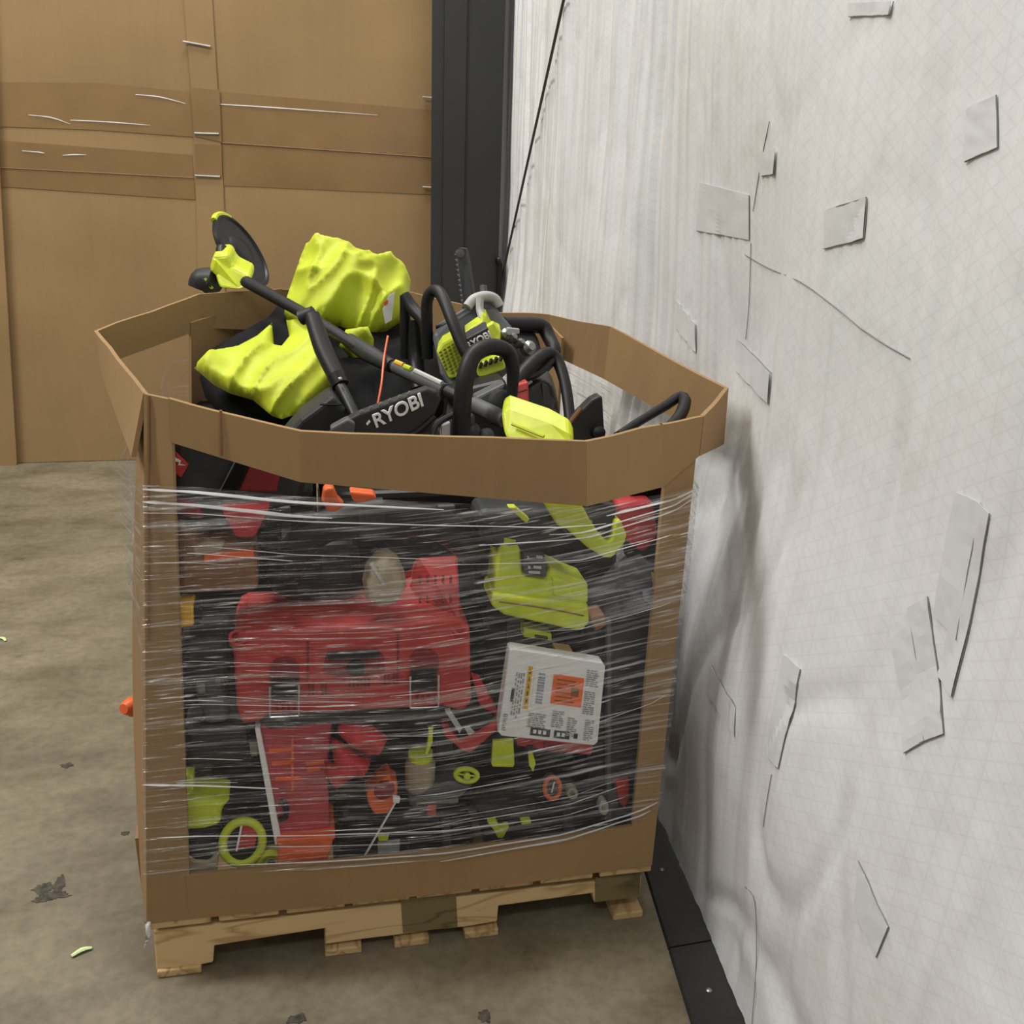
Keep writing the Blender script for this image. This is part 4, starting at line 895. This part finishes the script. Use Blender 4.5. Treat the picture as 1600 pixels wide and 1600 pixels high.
# second, black saw with loop handle
t = thing('chainsaw', 'black chainsaw with grey fan housing and tall loop handle at centre', 'chainsaw')
MB().prism(pts((700, 612, .40), (790, 590, .42), (800, 640, .38), (800, 700, .32), (690, 700, .32)), (.02, .16, -.02)).build('engine_body', 'black', t, bevel=.014, seg=3)
MB().prism(pts((742, 622, .36), (790, 598, .385), (790, 640, .36), (772, 650, .35), (746, 640, .35)), (.0, .04, .0)).build('fan_housing', 'grey_plastic', t, bevel=.005)
MB().lathe(at(784, 632, .345), (.3, -.9, .2), [(.03, -.01), (.03, .012), (.022, .018)], 20).build('fan_cover', 'charcoal', t, smooth=True)
MB().tube(pts((720, 705, .235), (722, 640, .24), (727, 590, .25), (740, 555, .27), (765, 542, .30), (790, 548, .33), (801, 572, .33), (800, 620, .32), (798, 670, .31)), [.0175, .0175, .0175, .017, .0165, .016, .014, .011, .011], 14).build('loop_handle', 'rubber', t, smooth=True)
PX([(690, 665), (704, 660), (704, 700), (690, 700)], .24, .02).build('grey_bracket', 'pale_grey', t, bevel=.003)
MB().tube(pts((672, 690, .22), (684, 662, .25), (715, 645, .27)), .006, 8).build('throttle_rod', 'charcoal', t, smooth=True)
for x, y in ((730, 655), (738, 672), (742, 688), (760, 680)):
    MB().lathe(at(x, y, .29), (.1, -.9, .3), [(.014, -.01), (.014, .008), (.006, .014)], 12).build('fitting', 'grey_plastic', t, smooth=True)
# third, red and black saw
t = thing('chainsaw', 'black chainsaw with red side panel and loop handle at right', 'chainsaw')
MB().prism(pts((820, 605, .40), (842, 592, .42), (862, 600, .42), (872, 630, .40), (880, 690, .34), (826, 700, .32), (824, 650, .36)), (.03, .14, .0)).build('engine_body', 'black', t, bevel=.014, seg=3)
MB().prism(pts((846, 598, .41), (858, 604, .41), (866, 636, .39), (868, 672, .36), (854, 672, .36)), (.0, .02, .0)).build('side_plate', 'charcoal', t, bevel=.004)
MB().prism(pts((805, 602, .35), (826, 596, .35), (828, 652, .32), (807, 642, .32)), (.0, .06, .0)).build('red_panel', 'red', t, bevel=.004)
MB().tube([at(807, 613, .343), at(824, 608, .343)], .002, 5, sub=1).build('panel_seam', 'dark_red', t)
MB().tube(pts((796, 660, .33), (800, 615, .36), (812, 590, .39), (835, 565, .43), (855, 553, .46), (870, 562, .46), (882, 595, .42), (889, 640, .37), (893, 690, .32)), [.012, .013, .015, .016, .015, .0135, .0125, .012, .012], 12).build('loop_handle', 'rubber', t, smooth=True)
MB().tube(pts((815, 592, .41), (840, 582, .44), (866, 560, .46)), .010, 8).build('handle_brace', 'charcoal', t, smooth=True)
PX([(868, 640), (884, 662), (884, 672), (868, 668)], .335, .01).build('chain_guard', 'grey_plastic', t, bevel=.002)
MB().lathe(at(884, 668, .315), (0, -.9, .3), [(.007, 0), (.007, .005), (.004, .007)], 10).build('bolt', 'chrome', t, smooth=True)
MB().prism(pts((818, 596, .42), (828, 590, .42), (834, 600, .42), (826, 606, .41)), (0, .02, 0)).build('grey_tab', 'pale_grey', t, bevel=.002)
# black handles behind
item('rear_handle', 'black D-shaped tool handle between lime bag and lime chainsaw', 'handle', [
    ('upright', 'rubber', MB().tube(pts((634, 560, .80), (633, 500, .80), (633, 462, .80)), .013, 10), S),
    ('arm', 'rubber', MB().tube(pts((632, 460, .80), (645, 482, .78), (664, 505, .74), (668, 540, .72)), [.012, .016, .015, .015], 10), S),
    ('inner_post', 'black', MB().tube(pts((648, 500, .80), (650, 560, .78), (655, 610, .72)), .020, 10), S)])
item('saw_guard', 'scuffed black triangular blade guard near the right rim', 'guard', [
    ('plate', 'charcoal', MB().pxp([(884, 672), (905, 645), (925, 625), (938, 618), (942, 622), (944, 660), (948, 705), (890, 705)], .16, .03), dict(bevel=.004)),
    ('edge', 'brown', MB().tube(pts((892, 658, .155), (908, 638, .155)), .004, 6, sub=1), S), ('knob', 'black', MB().lathe(at(934, 676, .15), (0, -1, .3), [(.012, -.01), (.012, .012), (.007, .015)], 14), S)])
item('loop_handle', 'slim black loop handle rising above the right front rim', 'handle', [
    ('loop', 'rubber', MB().tube(pts((966, 680, .10), (1000, 658, .16), (1040, 634, .22), (1062, 620, .25), (1070, 628, .22), (1062, 650, .16), (1040, 672, .10), (1010, 690, .07)), [.008, .009, .010, .011, .013, .012, .011, .011], 10), S),
    ('shank', 'black', MB().tube(pts((966, 680, .10), (950, 700, .09)), .009, 8, sub=1), S)])

# ================================================================== STRETCH WRAP
wrap = thing('stretch_wrap', 'clear stretch wrap wound around the bin with shiny horizontal gathers', 'wrap')
def bodyx(z): return (z-ZB)/1.0
def XL(y): return at(206, 1000, y).x
def ringpts(f):
    """plan outline of the wrap at height fraction f (0 bottom .. 1 top)"""
    lean = .066*f
    P = [V(.0+lean, -.007), V(.10+lean*.7, -.010), V(.30, -.016-.012*math.sin(math.pi*f)), V(.55, -.020-.018*math.sin(math.pi*f)), V(.80, -.018-.012*math.sin(math.pi*f)), V(.955+.012*f, -.010), V(1.004+.012*f, -.007),
         V(1.012+.02*f, .12), V(1.03+.03*f, .35), V(1.03+.03*f, .7), V(1.01+.01*f, .98), V(.995, 1.10), V(.9, 1.115), V(.5, 1.14), V(.1, 1.135), V(.0, 1.11), V(0, 1.0), V(XL(.6)+.10, .6), V(XL(.3)+.035, .30), V(XL(.115)+.004+(.02*(1-f)**2)*.6, .115)]
    return P
topz = [1.01, 1.005, .985, .965, .945, .965, .975, .985, .99, .99, .99, .99, .99, .99, .99, .99, .99, 1.0, 1.01, 1.015]
botz = [.245, .245, .235, .225, .235, .258, .27, .27, .25, .25, .25, .25, .25, .25, .25, .25, .25, .25, .25, .25]
NR = 20; SUBN = 8; NZ = 60; ringlen = NR*SUBN
verts = []; uvs = []
for j in range(NZ+1):
    f = j/NZ; base = ringpts(f); P3 = [V(p.x, p.y, 0) for p in base]
    # linear subdivision keeps the tight straight spans between posts
    s = 0
    for i in range(NR):
        a, c = P3[i], P3[(i+1) % NR]
        for k in range(SUBN):
            q = k/SUBN; p = a.lerp(c, q); zt = topz[i]*(1-q)+topz[(i+1) % NR]*q; zb = botz[i]*(1-q)+botz[(i+1) % NR]*q
            z = zb+(zt-zb)*f
            r_ = .0018*noise.noise(V(s*3, z*70, 0)) + .004*noise.noise(V(s*2, z*9, 3))
            n_ = V((c-a).y, -(c-a).x, 0).normalized()
            verts.append(V(p.x, p.y, z)+n_*r_)
            xx = p.x if p.y < .05 else 1.0
            sagv = .075*max(0, xx-.38)**1.3*2.0*(z*1.1)
            uvs.append((s, z-sagv+.02*noise.noise(V(s*2.2, z*3, 8))))
            s += (c-a).length/SUBN
b = MB(); fcs = []
for j in range(NZ):
    for i in range(ringlen):
        i2 = (i+1) % ringlen; fcs.append((j*ringlen+i, j*ringlen+i2, (j+1)*ringlen+i2, (j+1)*ringlen+i))
b.add(verts, fcs)
film = b.build('film', 'stretch_film', wrap, smooth='all')
uvl = film.data.uv_layers.new(name='UVMap')
for lp in film.data.loops: uvl.data[lp.index].uv = uvs[lp.vertex_index]
def film_pt(i_f, f):
    i = int(i_f); u = i_f-i; g = min(.9999, max(0, f))*NZ; j = int(g); v_ = g-j
    q = lambda a, c: verts[c*ringlen+a % ringlen]
    return q(i, j).lerp(q(i+1, j), u).lerp(q(i, j+1).lerp(q(i+1, j+1), u), v_)
# drawn-out ropes of film
def strand(ia, ib, fa, fb, r, sag=0):
    n = 10; P = []
    for k in range(n+1):
        q = k/n; p = film_pt(ia+(ib-ia)*q, fa+(fb-fa)*q-sag*math.sin(math.pi*q)); P.append(p+V(0, -.0035, 0))
    MB().tube(P, [r*.3]+[r*random.uniform(.6, 1.2) for _ in range(n-1)]+[r*.3], 6, sub=2, flat=.5).build('film_strand', 'film_white', wrap, smooth=True)
strand(0, 24, .992, .985, .0045); strand(0, 18, .965, .955, .005); strand(0, 34, .94, .95, .002)
strand(30, 48, .93, .99, .003); strand(26, 48, .90, .975, .0025); strand(34, 48, .97, .995, .0035)
strand(0, 14, .27, .25, .0028); strand(2, 30, .12, .10, .0018); strand(10, 46, .03, .05, .002, .01); strand(24, 44, .0, .03, .0022)
for k in range(26):
    ia = random.uniform(0, 34); l_ = random.uniform(4, 14); f0 = random.uniform(.08, .92); strand(ia, ia+l_, f0, f0+random.uniform(-.012, .012)+(.02 if ia > 20 else 0), random.uniform(.0006, .0013))
MB().inflate([(226, 1440), (236, 1440), (236, 1458), (230, 1474), (224, 1482), (228, 1460)], -.004, .008, .004, 40, 4, (0, -1, 0)).build('film_tail', 'film_white', wrap, smooth='all')

# scraps on the floor
a, c = atz(112, 1496, 0), atz(144, 1483, 0)
tag(MB().tube([a+V(0, 0, .004), a.lerp(c, .5)+V(0, .004, .006), c+V(0, 0, .004)], [.004, .006, .003], 6, flat=.5).build('plastic_scrap', 'scrap_green', smooth=True), 'pale green plastic scrap on the floor at lower left', 'scrap')
a, c = atz(0, 998, 0), atz(9, 1003, 0)
tag(MB().tube([a+V(0, 0, .004), a.lerp(c, .6)+V(0, .004, .007), c+V(0, 0, .004)], [.004, .006, .003], 6, flat=.5).build('plastic_scrap', 'scrap_green', smooth=True), 'tiny pale scrap on the floor at the left picture edge', 'scrap')

# ------------------------------------------------------------------ put every Empty at its thing's base
bpy.context.view_layer.update()
for t in THINGS:
    P = []
    for ch in t.children:
        if ch.type == 'MESH': P += [v_.co for v_ in ch.data.vertices]
        for g in ch.children:
            if g.type == 'MESH': P += [v_.co for v_ in g.data.vertices]
    if not P: continue
    loc = V((min(p.x for p in P)+max(p.x for p in P))/2, (min(p.y for p in P)+max(p.y for p in P))/2, min(p.z for p in P))
    t.location = loc
    for ch in t.children: ch.location = -loc
